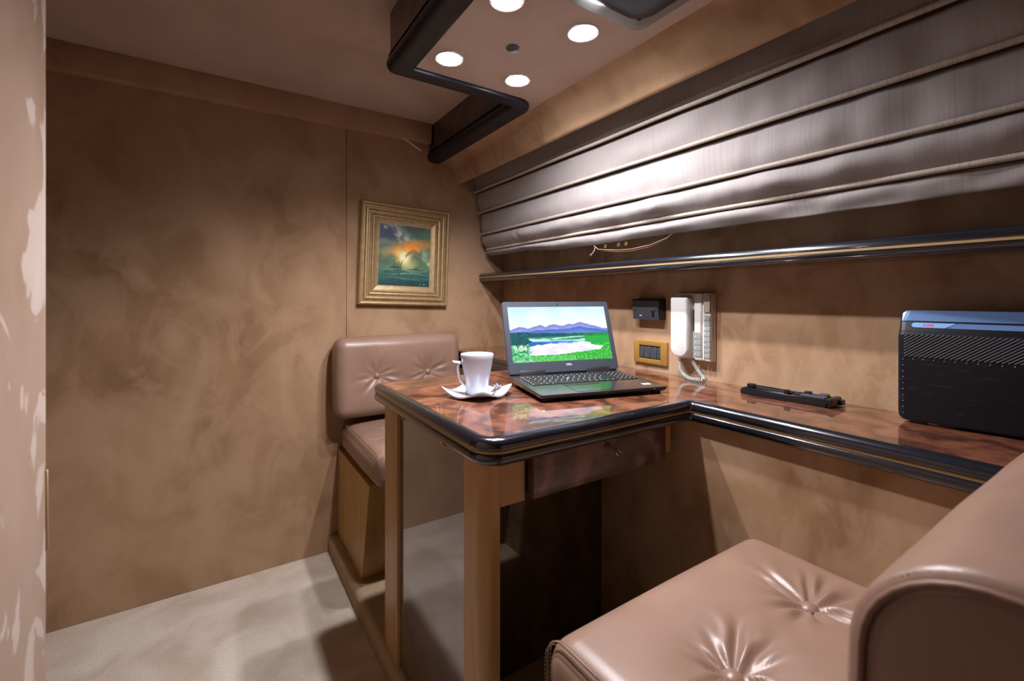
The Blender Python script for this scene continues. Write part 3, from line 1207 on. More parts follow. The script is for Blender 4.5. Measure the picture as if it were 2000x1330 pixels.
# ------------------------------------------------------------------ cup, saucer, spoon
cx, cy = .588, 1.068
SA = math.radians(12) - YAW


def saucer_z(x, y):
    q = math.atan2(y, x)
    r = math.hypot(x, y)
    c4 = .5 + .5 * math.cos(4 * q)
    return .004 + .020 * (max(0, r - .032) / .06) ** 1.7 * (.30 + .70 * c4)


def saucer_r(q):
    # square with softened corners pointing along local axes
    c, s = abs(math.cos(q)), abs(math.sin(q))
    p = 1.28
    return .096 / ((c ** p + s ** p) ** (1 / p))


vs_, fs_ = [], []
NR, NQ = 16, 72
for layer in (0, 1):
    for i in range(NR + 1):
        for k in range(NQ):
            q = 2 * math.pi * k / NQ
            r = saucer_r(q) * (i / NR) if i else .0008
            x, y = r * math.cos(q), r * math.sin(q)
            z = saucer_z(x, y) + (0 if layer == 0 else -.0038)
            if layer and r < .036:
                z = min(z, .0)
            ca, sa = math.cos(SA), math.sin(SA)
            vs_.append((cx + x * ca - y * sa, cy + x * sa + y * ca, Z_DESK + max(0, z)))
S = (NR + 1) * NQ
for i in range(NR):
    for k in range(NQ):
        a, b_ = i * NQ + k, i * NQ + (k + 1) % NQ
        fs_.append([a, b_, b_ + NQ, a + NQ])
        fs_.append([S + a, S + a + NQ, S + b_ + NQ, S + b_])
for k in range(NQ):
    a, b_ = NR * NQ + k, NR * NQ + (k + 1) % NQ
    fs_.append([a, b_, S + b_, S + a])
fs_.append(list(range(NQ))[::-1])
fs_.append([S + k for k in range(NQ)])
tag(add('saucer', vs_, fs_, M_porcelain, None, True, 50), 'white square saucer with upswept corners under the coffee cup', 'saucer')

cp = thing('coffee_cup', 'tall white porcelain coffee cup with a pointed ear handle', 'cup', (cx, cy, Z_DESK + .0045))
zb = Z_DESK + .0045
prof = [(.004, .004), (.024, .004), (.0265, .010), (.0285, .03), (.033, .06), (.0385, .085), (.0415, .1045), (.0425, .1062), (.0438, .1062), (.0445, .105),
        (.0430, .094), (.0395, .072), (.0355, .052), (.0325, .036), (.0312, .020), (.0315, .008), (.0312, .002), (.029, 0), (.004, 0)]
v, f = lathe_geo(prof, (cx, cy, zb), 56)
v2 = []
for p in v:
    d = p - Vector((cx, cy, zb))
    q = math.atan2(d.y, d.x)
    v2.append(p)
add('body', v2, f, M_porcelain, cp, True, 45)
lathe('coffee', [(.002, .0), (.035, .0), (.0352, -.004)], (cx, cy, zb + .080), plain('coffee_liquid', (.10, .045, .02), .1), cp, 40)
# the handle: a flat thumb ledge at the top and a strap sweeping down to the foot
ha = math.radians(180 + 8) - YAW - math.radians(10)
hd = Vector((math.cos(ha), math.sin(ha), 0))
hs = Vector((-hd.y, hd.x, 0))
pth = [(.036, .080, .012), (.046, .0825, .0125), (.055, .083, .011), (.062, .0835, .0075), (.0665, .0848, .004)]
mb = MB()


def strap(pth, th):
    vv, ff = [], []
    for i, (r, h, w) in enumerate(pth):
        a = pth[max(0, i - 1)]
        b_ = pth[min(len(pth) - 1, i + 1)]
        t = Vector((b_[0] - a[0], b_[1] - a[1])).normalized()
        nrm = (-t.y, t.x)
        for k in range(10):
            q = 2 * math.pi * k / 10
            off = math.sin(q) * th
            rr_, hh_ = r + nrm[0] * off, h + nrm[1] * off
            vv.append(Vector((cx, cy, zb)) + hd * rr_ + hs * (w * math.cos(q)) + Vector((0, 0, hh_)))
    for i in range(len(pth) - 1):
        for k in range(10):
            ff.append([i * 10 + k, i * 10 + (k + 1) % 10, (i + 1) * 10 + (k + 1) % 10, (i + 1) * 10 + k])
    ff.append(list(range(10))[::-1])
    ff.append([(len(pth) - 1) * 10 + k for k in range(10)])
    return vv, ff


mb.join(*strap(pth, .0032))
mb.join(*strap([(.049, .081, .011), (.0520, .072, .0115), (.0520, .060, .0115), (.049, .046, .011), (.0435, .034, .0095), (.036, .025, .0075), (.029, .020, .005)], .0038))
mb.build('handle', M_porcelain, cp, True, 60)

# teaspoon lying on the saucer, bowl away from the viewer
spn = thing('teaspoon', 'small steel teaspoon lying on the saucer beside the cup', 'spoon', (cx + .05, cy - .02, Z_DESK + .01))
vd = Vector((math.sin(YAW), math.cos(YAW), 0))
rd = Vector((math.cos(YAW), -math.sin(YAW), 0))
c0 = Vector((cx, cy, 0)) + rd * .036 + vd * .0
vs_, fs_ = [], []
ends = [(-.052, .0045, .018), (-.045, .0058, .0165), (-.030, .005, .0150), (-.012, .0034, .0145), (.004, .0026, .0160), (.016, .0024, .0185)]
vs_, fs_ = [], []
for s, w, h in ends:
    c = c0 + vd * s + rd * (.012 + s * .16)
    for a, b_ in ((-1, 0), (-.5, .0009), (.5, .0009), (1, 0), (.5, -.0009), (-.5, -.0009)):
        vs_.append(c + rd * w * a + Vector((0, 0, Z_DESK + h + b_)))
for i in range(len(ends) - 1):
    for k in range(6):
        fs_.append([i * 6 + k, i * 6 + (k + 1) % 6, (i + 1) * 6 + (k + 1) % 6, (i + 1) * 6 + k])
fs_.append(list(range(6))[::-1])
fs_.append([(len(ends) - 1) * 6 + k for k in range(6)])
add('handle', vs_, fs_, M_steel, spn, True, 60)
vs_, fs_ = [], []
cb = c0 + vd * .034 + rd * (.012 + .034 * .16)
for layer in (0, 1):
    for i in range(7):
        r = i / 6
        for k in range(24):
            q = 2 * math.pi * k / 24
            x, y = .0118 * r * math.cos(q), .020 * r * math.sin(q)
            z = .019 + .0075 * (1 - r * r) * -1 + .0075 + (0 if layer == 0 else -.001) - .004
            vs_.append(cb + rd * x + vd * y + Vector((0, 0, Z_DESK + z)))
S = 7 * 24
for i in range(6):
    for k in range(24):
        a, b_ = i * 24 + k, i * 24 + (k + 1) % 24
        fs_.append([a, b_, b_ + 24, a + 24])
        fs_.append([S + a, S + a + 24, S + b_ + 24, S + b_])
for k in range(24):
    a, b_ = 6 * 24 + k, 6 * 24 + (k + 1) % 24
    fs_.append([a, b_, S + b_, S + a])
add('bowl', vs_, fs_, M_steel, spn, True)

# ------------------------------------------------------------------ laptop
LW, LD = .378, .262
lp = thing('laptop', 'open dark grey laptop showing a mountain lake picture on the desk', 'laptop', (.672, .893, Z_DESK), rot=(0, 0, math.radians(-14.5)))
# local: origin at the front-left corner of the base, x right, y back, z up
pf = round_poly([(0, 0), (LW, 0), (LW, LD), (0, LD)], [.012, .012, .008, .008], 6)
vs_, fs_ = [], []
lay = [(.010, .0055), (.003, .009), (0, .013), (0, .0175), (.0012, .0190)]
n = len(pf)
for o, z in lay:
    for p in offset_path(pf, o):
        t = p.y / LD
        vs_.append((p.x, p.y, z + .007 * t * (1 if z > .012 else .2)))
for j in range(len(lay) - 1):
    for i in range(n):
        fs_.append([j * n + i, j * n + (i + 1) % n, (j + 1) * n + (i + 1) % n, (j + 1) * n + i])
fs_.append(list(range(n))[::-1])
fs_.append([(len(lay) - 1) * n + i for i in range(n)])
base = add('base', vs_, fs_, M_lapbase, lp, True, 30)


def deck(y):
    return .0190 + .007 * y / LD


for fx, fy in ((.03, .02), (LW - .03, .02), (.03, LD - .03), (LW - .03, LD - .03)):
    box('rubber_foot', fx - .014, fx + .014, fy - .006, fy + .006, 0, .0065, M_lapdark, lp, bevel=.001, seg=1)
# keyboard: main block and number pad
kb, kl = MB(), MB()
ky0, kp = .112, .0182
rows = [(5, .5), (4, 1), (3, 1), (2, 1), (1, 1), (0, 1)]
for rI in range(6):
    y0 = ky0 + rI * kp
    hgt = .0152 if rI < 5 else .0105
    widths = {0: [1.3, 1, 1, 1.1, 5.4, 1.1, 1, 1.1, 1, 1], 1: [2.2] + [1] * 10 + [2.8], 2: [1.7] + [1] * 11 + [2.3], 3: [1.45] + [1] * 12 + [1.55], 4: [1] * 13 + [2], 5: [1] * 15}[rI]
    tot = sum(widths)
    x = .022
    for w in widths:
        ww = w * (.268 / tot)
        kb.box(x + .0012, x + ww - .0012, y0, y0 + hgt, deck(y0) - .0005, deck(y0) + .0017)
        if w < 3:
            kl.box(x + .003, x + .0065, y0 + .0075, y0 + .0115, deck(y0) + .0017, deck(y0) + .00185)
        x += ww
    for k in range(4):
        xx = .022 + .268 + .008 + k * .0152
        kb.box(xx + .0008, xx + .0142, y0, y0 + hgt, deck(y0) - .0005, deck(y0) + .0017)
        kl.box(xx + .003, xx + .0065, y0 + .0075, y0 + .0115, deck(y0) + .0017, deck(y0) + .00185)
box('keyboard_well', .018, LW - .018, ky0 - .004, ky0 + 6 * kp + .001, deck(ky0) - .004, deck(ky0) - .0002, M_lapdark, base)
kb.build('keys', M_keys, base)['kind'] = 'stuff'
kl.build('key_legends', M_keyprint, base)['kind'] = 'stuff'
# touch pad, trackpoint, palm-rest sticker, front light
tv = [(.108, .012), (.212, .012), (.212, .082), (.108, .082)]
add('touchpad', [(x, y, deck(y) + d) for d in (.0001, .0006) for x, y in tv],
    [[3, 2, 1, 0], [4, 5, 6, 7], [0, 1, 5, 4], [1, 2, 6, 5], [2, 3, 7, 6], [3, 0, 4, 7]], M_lapbase, base)
add('pad_buttons', [(x, y, deck(y) + d) for d in (.0001, .0009) for x, y in ((.108, .0845), (.212, .0845), (.212, .104), (.108, .104))],
    [[3, 2, 1, 0], [4, 5, 6, 7], [0, 1, 5, 4], [1, 2, 6, 5], [2, 3, 7, 6], [3, 0, 4, 7]], M_lapdark, base)
lathe('pointing_stick', [(.001, .003), (.003, .0028), (.0036, .001), (.003, 0)], (.153, ky0 + 2.95 * kp, deck(.16) + .001), M_white, base, 12)
add('sticker', [(x, y, deck(y) + d) for d in (0, .0003) for x, y in ((.322, .034), (.347, .034), (.347, .050), (.322, .050))],
    [[3, 2, 1, 0], [4, 5, 6, 7], [0, 1, 5, 4], [1, 2, 6, 5], [2, 3, 7, 6], [3, 0, 4, 7]], M_white, base)
box('front_light', .330, .333, -.0006, .0004, .0145, .0160, M_white, base)

# lid: own frame, x right, y up the lid, z out of the screen
LH = .236
hinge = Vector((0, LD - .012, .0245))
tilt = math.radians(19)
ML = Matrix.Translation(hinge) @ Matrix.Rotation(math.pi / 2 - tilt, 4, 'X')


def rbox_pts(x0, x1, y0, y1, r, seg=6):
    return [(p.x, p.y) for p in round_poly([(x0, y0), (x1, y0), (x1, y1), (x0, y1)], [r] * 4, seg)]


def slab_local(name, pts, z0, z1, mat, parent, M, bev=.0):
    n = len(pts)
    vs_ = [M @ Vector((x, y, z0)) for x, y in pts] + [M @ Vector((x, y, z1)) for x, y in pts]
    fs_ = [list(range(n))[::-1], list(range(n, 2 * n))] + [[i, (i + 1) % n, n + (i + 1) % n, n + i] for i in range(n)]
    return add(name, vs_, fs_, mat, parent)


lid = slab_local('lid', rbox_pts(0, LW, .004, LH, .010), -.008, 0, M_lapmetal, lp, ML)
# bezel as four strips standing proud of the glass
sx0, sx1, sy0, sy1 = .0165, LW - .0165, .040, LH - .0175
bz = round_poly([(0, .004), (LW, .004), (LW, LH), (0, LH)], [.010] * 4, 6)
mb = MB()
for (a0, a1, b0, b1) in ((0.002, LW - .002, .006, sy0), (.002, LW - .002, sy1, LH - .002), (.002, sx0, sy0, sy1), (sx1, LW - .002, sy0, sy1)):
    v, f = box_geo(a0, a1, b0, b1, 0, .0012)
    mb.join([ML @ p for p in v], f)
mb.build('bezel', M_lapmetal, lid)
for a0, a1 in ((.034, .118), (LW - .118, LW - .034)):
    hv, hf = box_geo(a0, a1, -.006, .0155, -.007, .0035, bevel=.003)
    add('hinge', [ML @ p for p in hv], hf, M_lapdark, lid, True, 40)
cv, cf = lathe_geo([(.0006, .0018), (.0028, .0018), (.0032, .0012)], (LW / 2, LH - .0085, 0), 16)
add('webcam', [ML @ p for p in cv], cf, M_lapdark, lid)


def lake_picture(u, w):
    n1 = nz_(u * 5, w * 5, 1)
    uj = u + .045 * nz_(u * 9, w * 16, 12)
    c = lerp((176, 226, 250), (236, 248, 255), 1 - abs(w - .72) * 2 + .3 * n1)
    c = lerp(c, (250, 252, 255), max(0, .75 - w) * 3)

    def ridge(pk, base, seed, rough_):
        h = base + rough_ * nz_(u * 6, seed, 3, 5)
        for px, ph, pw in pk:
            h = max(h, base + ph * max(0, 1 - abs(u - px) / pw) ** .85 + rough_ * nz_(u * 12, seed, 1, 4))
        return h
    r1 = ridge(((.10, .05, .10), (.30, .08, .15), (.45, .10, .17), (.60, .10, .14), (.72, .13, .22)), .575, 1.5, .016)
    r2 = ridge(((.70, .085, .25), (.45, .05, .3)), .535, 4.4, .016)
    if w < r1:
        c = lerp((120, 128, 206), (160, 168, 230), (r1 - w) * 12)
    if w < r2:
        c = lerp((70, 104, 196), (104, 134, 214), (r2 - w) * 12)
    tl = .50 + .05 * max(0, .55 - u) + .012 * nz_(u * 18, 2, 4, 4)
    if w < tl:
        c = lerp((14, 74, 96), (10, 96, 92), .5 + nz_(u * 14, w * 30, 6))
        if u > .55:
            c = lerp(c, (36, 150, 60), (u - .55) * 3 + nz_(u * 20, w * 30, 4))
    if w < .445:
        # meadow and streams
        c = lerp((20, 140, 110), (40, 176, 66), u * 1.2 + .5 * nz_(u * 8, w * 16, 3))
        for sv, th in ((.425, .010), (.385, .014), (.34, .018)):
            if abs(w - sv + .03 * math.sin(u * 5 + sv * 30)) < th * (1.1 + nz_(u * 10, sv * 9, 2)) and u < .74:
                c = lerp(c, (205, 236, 248), .9)
        if w < .36 and u < .62 - (.36 - w) * .2:
            c = lerp(c, (40, 96, 214), .75 + .3 * nz_(u * 10, w * 22, 8))
    # bright lake (mirrors clouds)
    top = .275 + .05 * math.sin(max(0, u - .2) * 5.2) + .02 * nz_(u * 10, 6, 2) + (.04 if .66 < u < .8 else 0)
    bot = .115 + .10 * max(0, u - .45) * 1.6 + .02 * nz_(u * 14, 9, 2)
    if bot < w < top and .17 + .03 * nz_(w * 20, 1, 1) < u < .93 - (.26 - w) * .5:
        c = lerp((226, 226, 250), (250, 246, 255), .5 + nz_(u * 9, w * 14, 5))
    elif w < max(bot, .10) or u > .60 + (w - .1) * 1.2 and w < .30 or (uj < .19 and w < .32):
        g = nz_(u * 60, w * 26, 3, 3)
        c = lerp((24, 150, 48), (110, 222, 92), .5 + .9 * g)
        if uj < .2:
            c = lerp((30, 132, 84), (150, 236, 170), .5 + 1.0 * nz_(u * 26, w * 24, 2, 3))
        if u < .62 and w < .10:
            c = lerp(c, (150, 226, 150), .35)
    # dark trees on the left
    if uj < .17 and .30 < w < .53 + .03 * nz_(u * 40, 1, 1):
        c = lerp((8, 66, 84), (20, 110, 104), .5 + nz_(u * 30, w * 30, 9))
    return c


vs_, fs_, cols = [], [], []
nx, nzz = 190, 110
for j in range(nzz + 1):
    for i in range(nx + 1):
        u, w = i / nx, j / nzz
        vs_.append(ML @ Vector((sx0 + (sx1 - sx0) * u, sy0 + (sy1 - sy0) * w, .0005)))
        cols.append(lake_picture(u, w))
for j in range(nzz):
    for i in range(nx):
        a = j * (nx + 1) + i
        fs_.append([a, a + 1, a + nx + 2, a + nx + 1])
scr = add('screen', vs_, fs_, M_screen, lid)
at = scr.data.color_attributes.new('Col', 'FLOAT_COLOR', 'POINT')
flat = np.ones((len(cols), 4))
flat[:, :3] = s2l(np.clip(np.array(cols), 0, 255))
at.data.foreach_set('color', flat.ravel().astype(np.float32))
SW_, SH_ = sx1 - sx0, sy1 - sy0
text_part('clock_text', '9:04', .026, M_screenwhite, lid, ML @ Matrix.Translation((sx0 + .082 * SW_, sy0 + .235 * SH_, .0009)), .0001)
text_part('maker_text', 'DELL', .0095, M_keyprint, lid, ML @ Matrix.Translation((LW * .535, .0275, .0014)), .0002, bold=.0002)

# ------------------------------------------------------------------ things on the hull wall
# key box
kbx = thing('key_box', 'small black plastic wall box with a slate front and key slot', 'wall box', (X_HULL, 1.085, H - .08))
vs_ = []
KX = .021
pr = [(X_HULL, -.004), (1.252 + KX, -.006), (1.247 + KX, -.010), (1.247 + KX, -.034), (1.253 + KX, -.078), (X_HULL, -.078)]
extrude_y('box_body', [(x, H + z) for x, z in pr], 1.016, 1.134, M_blackplastic, kbx, auto=30)
fv = []
fr_ = [(1.2462, -.0345), (1.2522, -.0775), (1.2515, -.0780), (1.2440, -.0345)]
extrude_y('front_plate', [(x + KX, H + z) for x, z in fr_], 1.0185, 1.1315, M_slateplastic, kbx, auto=20)
mb = MB()
mb.box(1.2455 + KX, 1.250 + KX, 1.038, 1.045, H - .066, H - .046)
mb.box(1.2448 + KX, 1.250 + KX, 1.036, 1.047, H - .053, H - .046)
mb.build('key_slot', M_blackplastic, kbx)
box('white_mark', 1.2485 + KX, 1.2500 + KX, 1.092, 1.102, H - .0655, H - .0625, M_white, kbx)
for yy in (1.029, 1.118):
    tube('clip', [(1.2448 + KX, yy, H - .038), (1.2446 + KX, yy - .002, H - .046), (1.2462 + KX, yy + .002, H - .050)], .0009, M_blackplastic, kbx, 6)

# brass light switch plate
sw = thing('switch_plate', 'gold framed wall switch plate with dark switch modules', 'switch', (X_HULL, 1.08, H - .235))
sy0_, sy1_, sz0, sz1 = 1.005, 1.151, H - .236, H - .156
mb = MB()
for (a0, a1, c0_, c1_) in ((sy0_, sy0_ + .026, sz0, sz1), (sy1_ - .026, sy1_, sz0, sz1), (sy0_ + .026, sy1_ - .026, sz1 - .0165, sz1), (sy0_ + .026, sy1_ - .026, sz0, sz0 + .0165)):
    mb.box(X_HULL - .011, X_HULL, a0, a1, c0_, c1_, bevel=.0015)
mb.build('frame', M_brass, sw, True)
box('module_bed', X_HULL - .004, X_HULL, sy0_ + .025, sy1_ - .025, sz0 + .016, sz1 - .016, M_blackplastic, sw)
ys = [sy0_ + .027, sy0_ + .044, sy0_ + .0725, sy0_ + .102, sy1_ - .027]
for k in range(4):
    box('rocker' if k in (1, 2) else 'socket', X_HULL - .0085, X_HULL - .003, ys[k] + .0008, ys[k + 1] - .0008, sz0 + .020, sz1 - .021, M_module, sw, bevel=.001, seg=1)
for yy in (sy0_ + .0355, sy1_ - .0345):
    for zz in (-.012, 0, .012):
        lathe('pin_hole', [(.0008, -.0002), (.0022, -.0002), (.0024, .001)], (X_HULL - .0085, yy, (sz0 + sz1) / 2 - .0005 + zz), M_slot, sw, 10, axis='X')

# intercom telephone
ic = thing('intercom_phone', 'ivory wall intercom handset with grey button columns and coiled cord', 'telephone', (X_HULL, .893, H - .20))
iy0, iy1, iz0, iz1 = .826, .962, H - .200, H + .014
box('back_plate', X_HULL - .014, X_HULL, iy0, iy1, iz0, iz1, M_ivory2, ic, bevel=.004, seg=2)
# two raised columns (seen right of the handset)
for (a0, a1) in ((.8565, .8845), (.827, .8545)):
    mb = MB()
    mb.box(X_HULL - .030, X_HULL - .012, a0, a1, iz0 + .001, iz1 - .001, bevel=.004)
    mb.build('column', M_ivory2, ic, True)
box('light_strip', X_HULL - .0322, X_HULL - .029, .8595, .8825, H - .113, H - .018, M_ivory, ic, bevel=.0012, seg=1)
box('light_strip', X_HULL - .0322, X_HULL - .029, .8475, .8535, iz0 + .003, H - .024, M_ivory, ic, bevel=.001, seg=1)
for k in range(4):
    z = iz0 + .012 + k * .0185
    box('call_button', X_HULL - .0325, X_HULL - .029, .8595, .8825, z + .0006, z + .0178, M_greykey, ic, bevel=.0008, seg=1)
for k in range(8):
    z = iz0 + .010 + k * .0168
    box('call_button', X_HULL - .0325, X_HULL - .029, .8285, .8468, z + .0006, z + .0162, M_greykey, ic, bevel=.0008, seg=1)
mb = MB()
for (a, zoff, stp, num) in ((.8785, .012, .0185, 4), (.8440, .010, .0168, 8)):
    for k in range(num):
        z = iz0 + zoff + k * stp + .009
        mb.join([Vector((X_HULL - .0328, a + d, z + e)) for d, e in ((.0018, .002), (-.0022, .0012), (.0005, -.0022))] +
                [Vector((X_HULL - .0322, a + d, z + e)) for d, e in ((.0018, .002), (-.0022, .0012), (.0005, -.0022))],
                [[0, 1, 2], [5, 4, 3], [0, 3, 4, 1], [1, 4, 5, 2], [2, 5, 3, 0]])
mb.build('button_arrows', M_white, ic)['kind'] = 'stuff'
box('smoked_cover', X_HULL - .036, X_HULL - .029, .8265, .8475, H - .046, H + .006, M_clear, ic, bevel=.001, seg=1)
box('cradle', X_HULL - .022, X_HULL - .012, .886, .959, iz0 + .004, iz1, M_ivory2, ic, bevel=.004)
# handset: rounded bar hanging in the cradle
hp_ = round_poly([(.8935, iz0 + .006), (.960, iz0 + .006), (.960, iz1 - .012), (.8935, iz1 - .012)], [.030, .030, .008, .008], 10)
vs_, fs_ = [], []
lay = [(0, -.020), (0, -.042), (.0008, -.0465), (.0022, -.0500), (.0042, -.0525), (.0068, -.0538)]
for o, d in lay:
    vs_ += [(X_HULL + d, p.x, p.y) for p in offset_path(hp_, o)]
n = len(hp_)
for j in range(len(lay) - 1):
    for i in range(n):
        fs_.append([j * n + i, j * n + (i + 1) % n, (j + 1) * n + (i + 1) % n, (j + 1) * n + i])
fs_.append(list(range(n)))
fs_.append([(len(lay) - 1) * n + i for i in range(n)])
hs_ = add('handset', vs_, fs_, M_ivory, ic, True, 60)
box('slot', X_HULL - .033, X_HULL - .029, .8850, .8885, H - .108, H - .038, M_slot, ic)
# coiled cord: down from the handset to the desk and back up to the plate
ctrl = [Vector(p) for p in ((X_HULL - .035, .930, iz0 + .006), (X_HULL - .037, .934, iz0 - .012), (X_HULL - .044, .925, Z_DESK + .025), (X_HULL - .055, .888, Z_DESK + .0075),
                            (X_HULL - .052, .846, Z_DESK + .0068), (X_HULL - .040, .842, Z_DESK + .010), (X_HULL - .026, .868, Z_DESK + .024), (X_HULL - .016, .900, iz0 - .006), (X_HULL - .012, .905, iz0 + .004))]


def catmull(P, m):
    out = []
    for i in range(len(P) - 1):
        p0, p1, p2, p3 = P[max(0, i - 1)], P[i], P[i + 1], P[min(len(P) - 1, i + 2)]
        for k in range(m):
            t = k / m
            out.append(.5 * ((2 * p1) + (p2 - p0) * t + (2 * p0 - 5 * p1 + 4 * p2 - p3) * t * t + (3 * p1 - p0 - 3 * p2 + p3) * t ** 3))
    out.append(P[-1])
    return out


cl = catmull(ctrl, 60)
hel, up = [], None
dist, ph = 0, 0
for i, p in enumerate(cl):
    t = (cl[min(i + 1, len(cl) - 1)] - cl[max(i - 1, 0)]).normalized()
    if up is None:
        up = t.orthogonal().normalized()
    up = (up - t * up.dot(t)).normalized()
    s = t.cross(up)
    e = min(1, max(0, (i - 40) / 20), max(0, (len(cl) - 1 - 40 - i) / 20))
    if i:
        ph += (p - cl[i - 1]).length / .0042 * 2 * math.pi
    hel.append(p + (up * math.cos(ph) + s * math.sin(ph)) * .0042 * e)
# resample the helix finely
fine = []
ph = 0
M_ = 8
for i in range(len(cl) - 1):
    for k in range(M_):
        f_ = k / M_
        p = cl[i].lerp(cl[i + 1], f_)
        t = (cl[i + 1] - cl[i]).normalized()
        if i == 0 and k == 0:
            up = t.orthogonal().normalized()
        up = (up - t * up.dot(t)).normalized()
        s = t.cross(up)
        gi = i + f_
        e = min(1, max(0, (gi - 40) / 20), max(0, (len(cl) - 41 - gi) / 20))
        ph += (cl[i + 1] - cl[i]).length / M_ / .0064 * 2 * math.pi
        fine.append(p + (up * math.cos(ph) + s * math.sin(ph)) * .0048 * e)
tube('coiled_cord', fine, .0017, M_coil, ic, 6)

# ------------------------------------------------------------------ black plastic rack lying on the side desk
rk = thing('plastic_rack', 'flat black plastic rack with raised clips lying on the side desk', 'rack', (1.24, .59, Z_DESK), rot=(0, 0, math.radians(1)))
RY0, RY1 = -.104, .104
box('tray', -.034, .034, RY0, RY1, 0, .012, M_blackplastic, rk, bevel=.002)
for xx in (-.0335, -.020, .006, .030):
    box('ridge', xx, xx + .0035, RY0 + .004, RY1 - .004, .011, .0165, M_blackplastic, rk, bevel=.001, seg=1)
box('rail', -.014, .002, -.02, .088, .011, .019, M_blackplastic, rk, bevel=.002)
box('rail', -.010, .012, -.092, -.036, .011, .0185, M_slateplastic, rk, bevel=.002)
box('clip', -.022, -.004, .074, .092, .011, .0265, M_blackplastic, rk, bevel=.002)
box('clip', -.028, -.016, -.018, -.006, .011, .027, M_blackplastic, rk, bevel=.002)
box('clip', .012, .030, -.050, -.036, .011, .023, M_blackplastic, rk, bevel=.002)
box('clip', .010, .028, -.090, -.070, .011, .023, M_slateplastic, rk, bevel=.002)
box('end_cap', -.030, .030, RY0 - .010, RY0 + .004, .001, .021, M_blackplastic, rk, bevel=.003)
box('end_cap', .012, .034, RY0 - .016, RY0 - .006, .002, .014, M_blackplastic, rk, bevel=.002)

# ------------------------------------------------------------------ black case with ribbed band and blue top
# local frame: origin at the bottom of the front-left edge, x into the wall, y towards the viewer is negative
cs = thing('black_case', 'black ribbed case with a blue metal top on the side desk', 'case', (1.212, .352, Z_DESK), rot=(0, 0, math.radians(6.5)))
CW, CD = .285, .050
side = round_poly([(0, .004), (CD, .004), (CD, .224), (.027, .2285), (.020, .2125), (.006, .193), (0, .186)], [.006, .006, .01, .004, 0, .004, .004], 4)


def sweep_case(name, prof2, y0, y1, mat, parent, endr=.0):
    m = len(prof2)
    vs_, fs_ = [], []
    ctr = Vector((sum(p.x for p in prof2) / m, sum(p.y for p in prof2) / m))
    stations = []
    E = 6
    zc = .118
    for k in range(E + 1):
        q = math.pi / 2 * k / E
        stations.append((y0 - .014 * (1 - math.sin(q)) * -1 * -1, 1 - .014 * 0))
    for i, (y, ins) in enumerate([(y0, .012), (y0 - .0015, .0065), (y0 - .005, .0025), (y0 - .012, 0), (y1 + .012, 0), (y1 + .004, .004), (y1, .012)]):
        for p in prof2:
            # draw the top and bottom corners in at both ends
            z = p.y
            if z > zc:
                z = zc + (z - zc) * (1 - ins / .11)
            else:
                z = zc + (z - zc) * (1 - ins / .11)
            vs_.append((p.x + (ins * .25 if p.x < .01 else 0), y, z))
    ns = 7
    for i in range(ns - 1):
        for k in range(m):
            fs_.append([i * m + k, i * m + (k + 1) % m, (i + 1) * m + (k + 1) % m, (i + 1) * m + k])
    fs_.append(list(range(m)))
    fs_.append([(ns - 1) * m + k for k in range(m)][::-1])
    return add(name, vs_, fs_, mat, parent, True, 40)


body = sweep_case('body', side, 0, -CW, M_case, cs)
for fy in (-.03, -CW + .03):
    box('foot', .006, CD - .008, fy - .012, fy + .012, 0, .006, M_blackplastic, cs, bevel=.001, seg=1)
# blue metal top, wrapped over the slope
tp = [(.0180, .2128), (.0262, .2345), (CD - .002, .2305), (CD - .002, .2285), (.0275, .2318), (.0200, .2122)]
vs_, fs_ = [], []
for y, sh_ in ((-.004, .006), (-.010, .0015), (-.016, 0), (-CW + .012, 0), (-CW + .004, .004)):
    for x, z in tp:
        vs_.append((x, y, z - sh_ * (1 if z > .22 else .2)))
m = len(tp)
for i in range(4):
    for k in range(m):
        fs_.append([i * m + k, i * m + (k + 1) % m, (i + 1) * m + (k + 1) % m, (i + 1) * m + k])
fs_.append(list(range(m)))
fs_.append([4 * m + k for k in range(m)][::-1])
add('blue_top', vs_, fs_, M_blue, cs)
# sloping front strip: plane from (.006,.193) to (.019,.213)
S0, S1 = Vector((.0062, 0, .1935)), Vector((.0188, 0, .2128))
sd = (S1 - S0).normalized()
sn = Vector((-sd.z, 0, sd.x))


def strip_pt(y, t, off):
    p = S0 + sd * t + sn * off
    return Vector((p.x, y, p.z))


def strip_poly(name, pts, off0, off1, mat):
    n = len(pts)
    v = [strip_pt(y, t, off0) for y, t in pts] + [strip_pt(y, t, off1) for y, t in pts]
    f = [list(range(n)), list(range(n, 2 * n))] + [[i, (i + 1) % n, n + (i + 1) % n, n + i] for i in range(n)]
    return add(name, v, f, mat, cs)


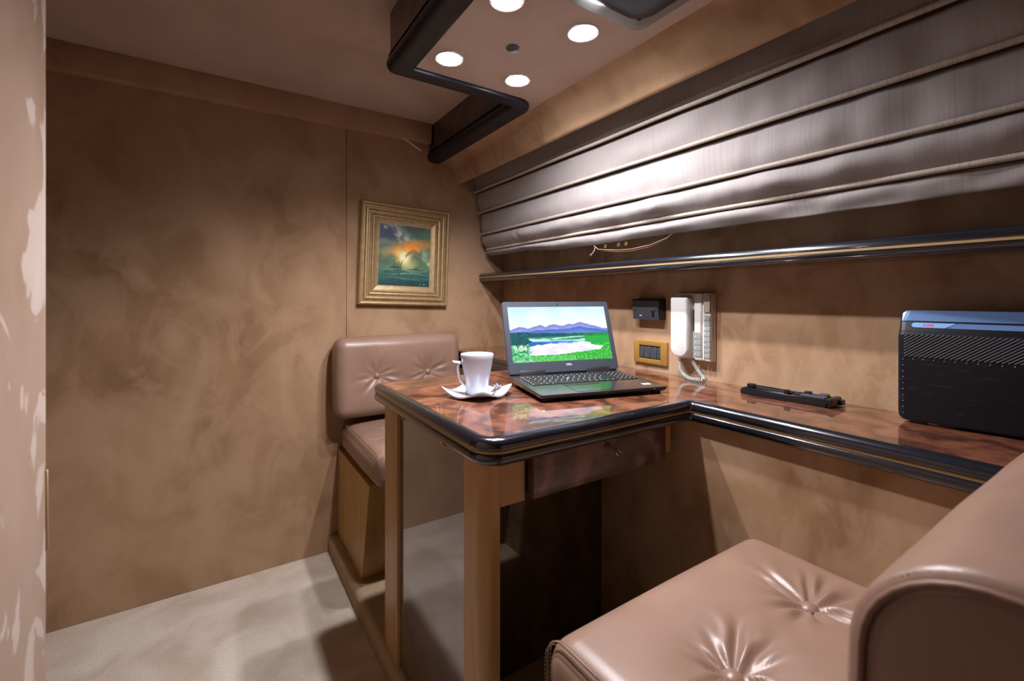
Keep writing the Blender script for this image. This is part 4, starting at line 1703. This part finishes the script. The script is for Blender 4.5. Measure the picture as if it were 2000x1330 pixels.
arc = []
for k in range(9):
    q = math.pi / 2 + math.pi * k / 8
    arc.append((-.0255 - .0055 * math.cos(q) * -1 * -1, .0125 + .0058 * math.sin(q)))
badge_pts = [(-.088, .0183), (-.0255, .0183)] + [(-.0255 + .0055 * math.sin(math.pi * k / 8), .0125 + .0058 * math.cos(math.pi * k / 8)) for k in range(1, 8)] + [(-.0255, .0067), (-.071, .0067)]
strip_poly('badge', badge_pts, 0, .0008, M_bluepale)
strip_poly('blue_panel', [(-CW + .01, .0183), (-.0895, .0183), (-.0735, .0067), (-CW + .01, .0067)], 0, .0005, M_blue)
MT = Matrix.Translation(strip_pt(-.046, .0125, .0010)) @ Matrix((( 0, sd.x, sn.x, 0), (-1, 0, 0, 0), (0, sd.z, sn.z, 0), (0, 0, 0, 1)))
text_part('badge_text', 'ABB', .0098, M_red, cs, MT, .0002)
# ribbed band of slanting fins
mb = MB()
zt, zb_ = .1855, .138
for k in range(-8, 40):
    ya, yb = -.010 - k * .0078, -.010 - k * .0078 + .0     # bottom end, slants up to the right
    p0, p1 = [ya, zb_], [ya - .062, zt]
    lo, hi = -.010, -CW + .012
    if p1[0] > lo or p0[0] < hi:
        continue
    if p0[0] > lo:
        t = (lo - p0[0]) / (p1[0] - p0[0])
        p0 = [lo, zb_ + (zt - zb_) * t]
    if p1[0] < hi:
        t = (hi - p0[0]) / (p1[0] - p0[0])
        p1 = [hi, p0[1] + (p1[1] - p0[1]) * t]
    sv, sf = tube_geo([(-.0003, p0[0], p0[1]), (-.0003, p1[0], p1[1])], .0011, 5)
    mb.join(sv, sf)
mb.build('ribbed_band', M_rib, cs)['kind'] = 'stuff'
mb = MB()
dots = [(-.0085, .132 - .0125 * k) for k in range(10)] + [(-.0085 - .0158 * k, .1335) for k in range(1, 18)]
for y, z in dots:
    v, f = lathe_geo([(.0003, -.0012), (.0009, -.0006), (.0010, 0)], (0, y, z), 8, axis='X')
    mb.join(v, f)
mb.build('studs', M_dot, cs)['kind'] = 'stuff'
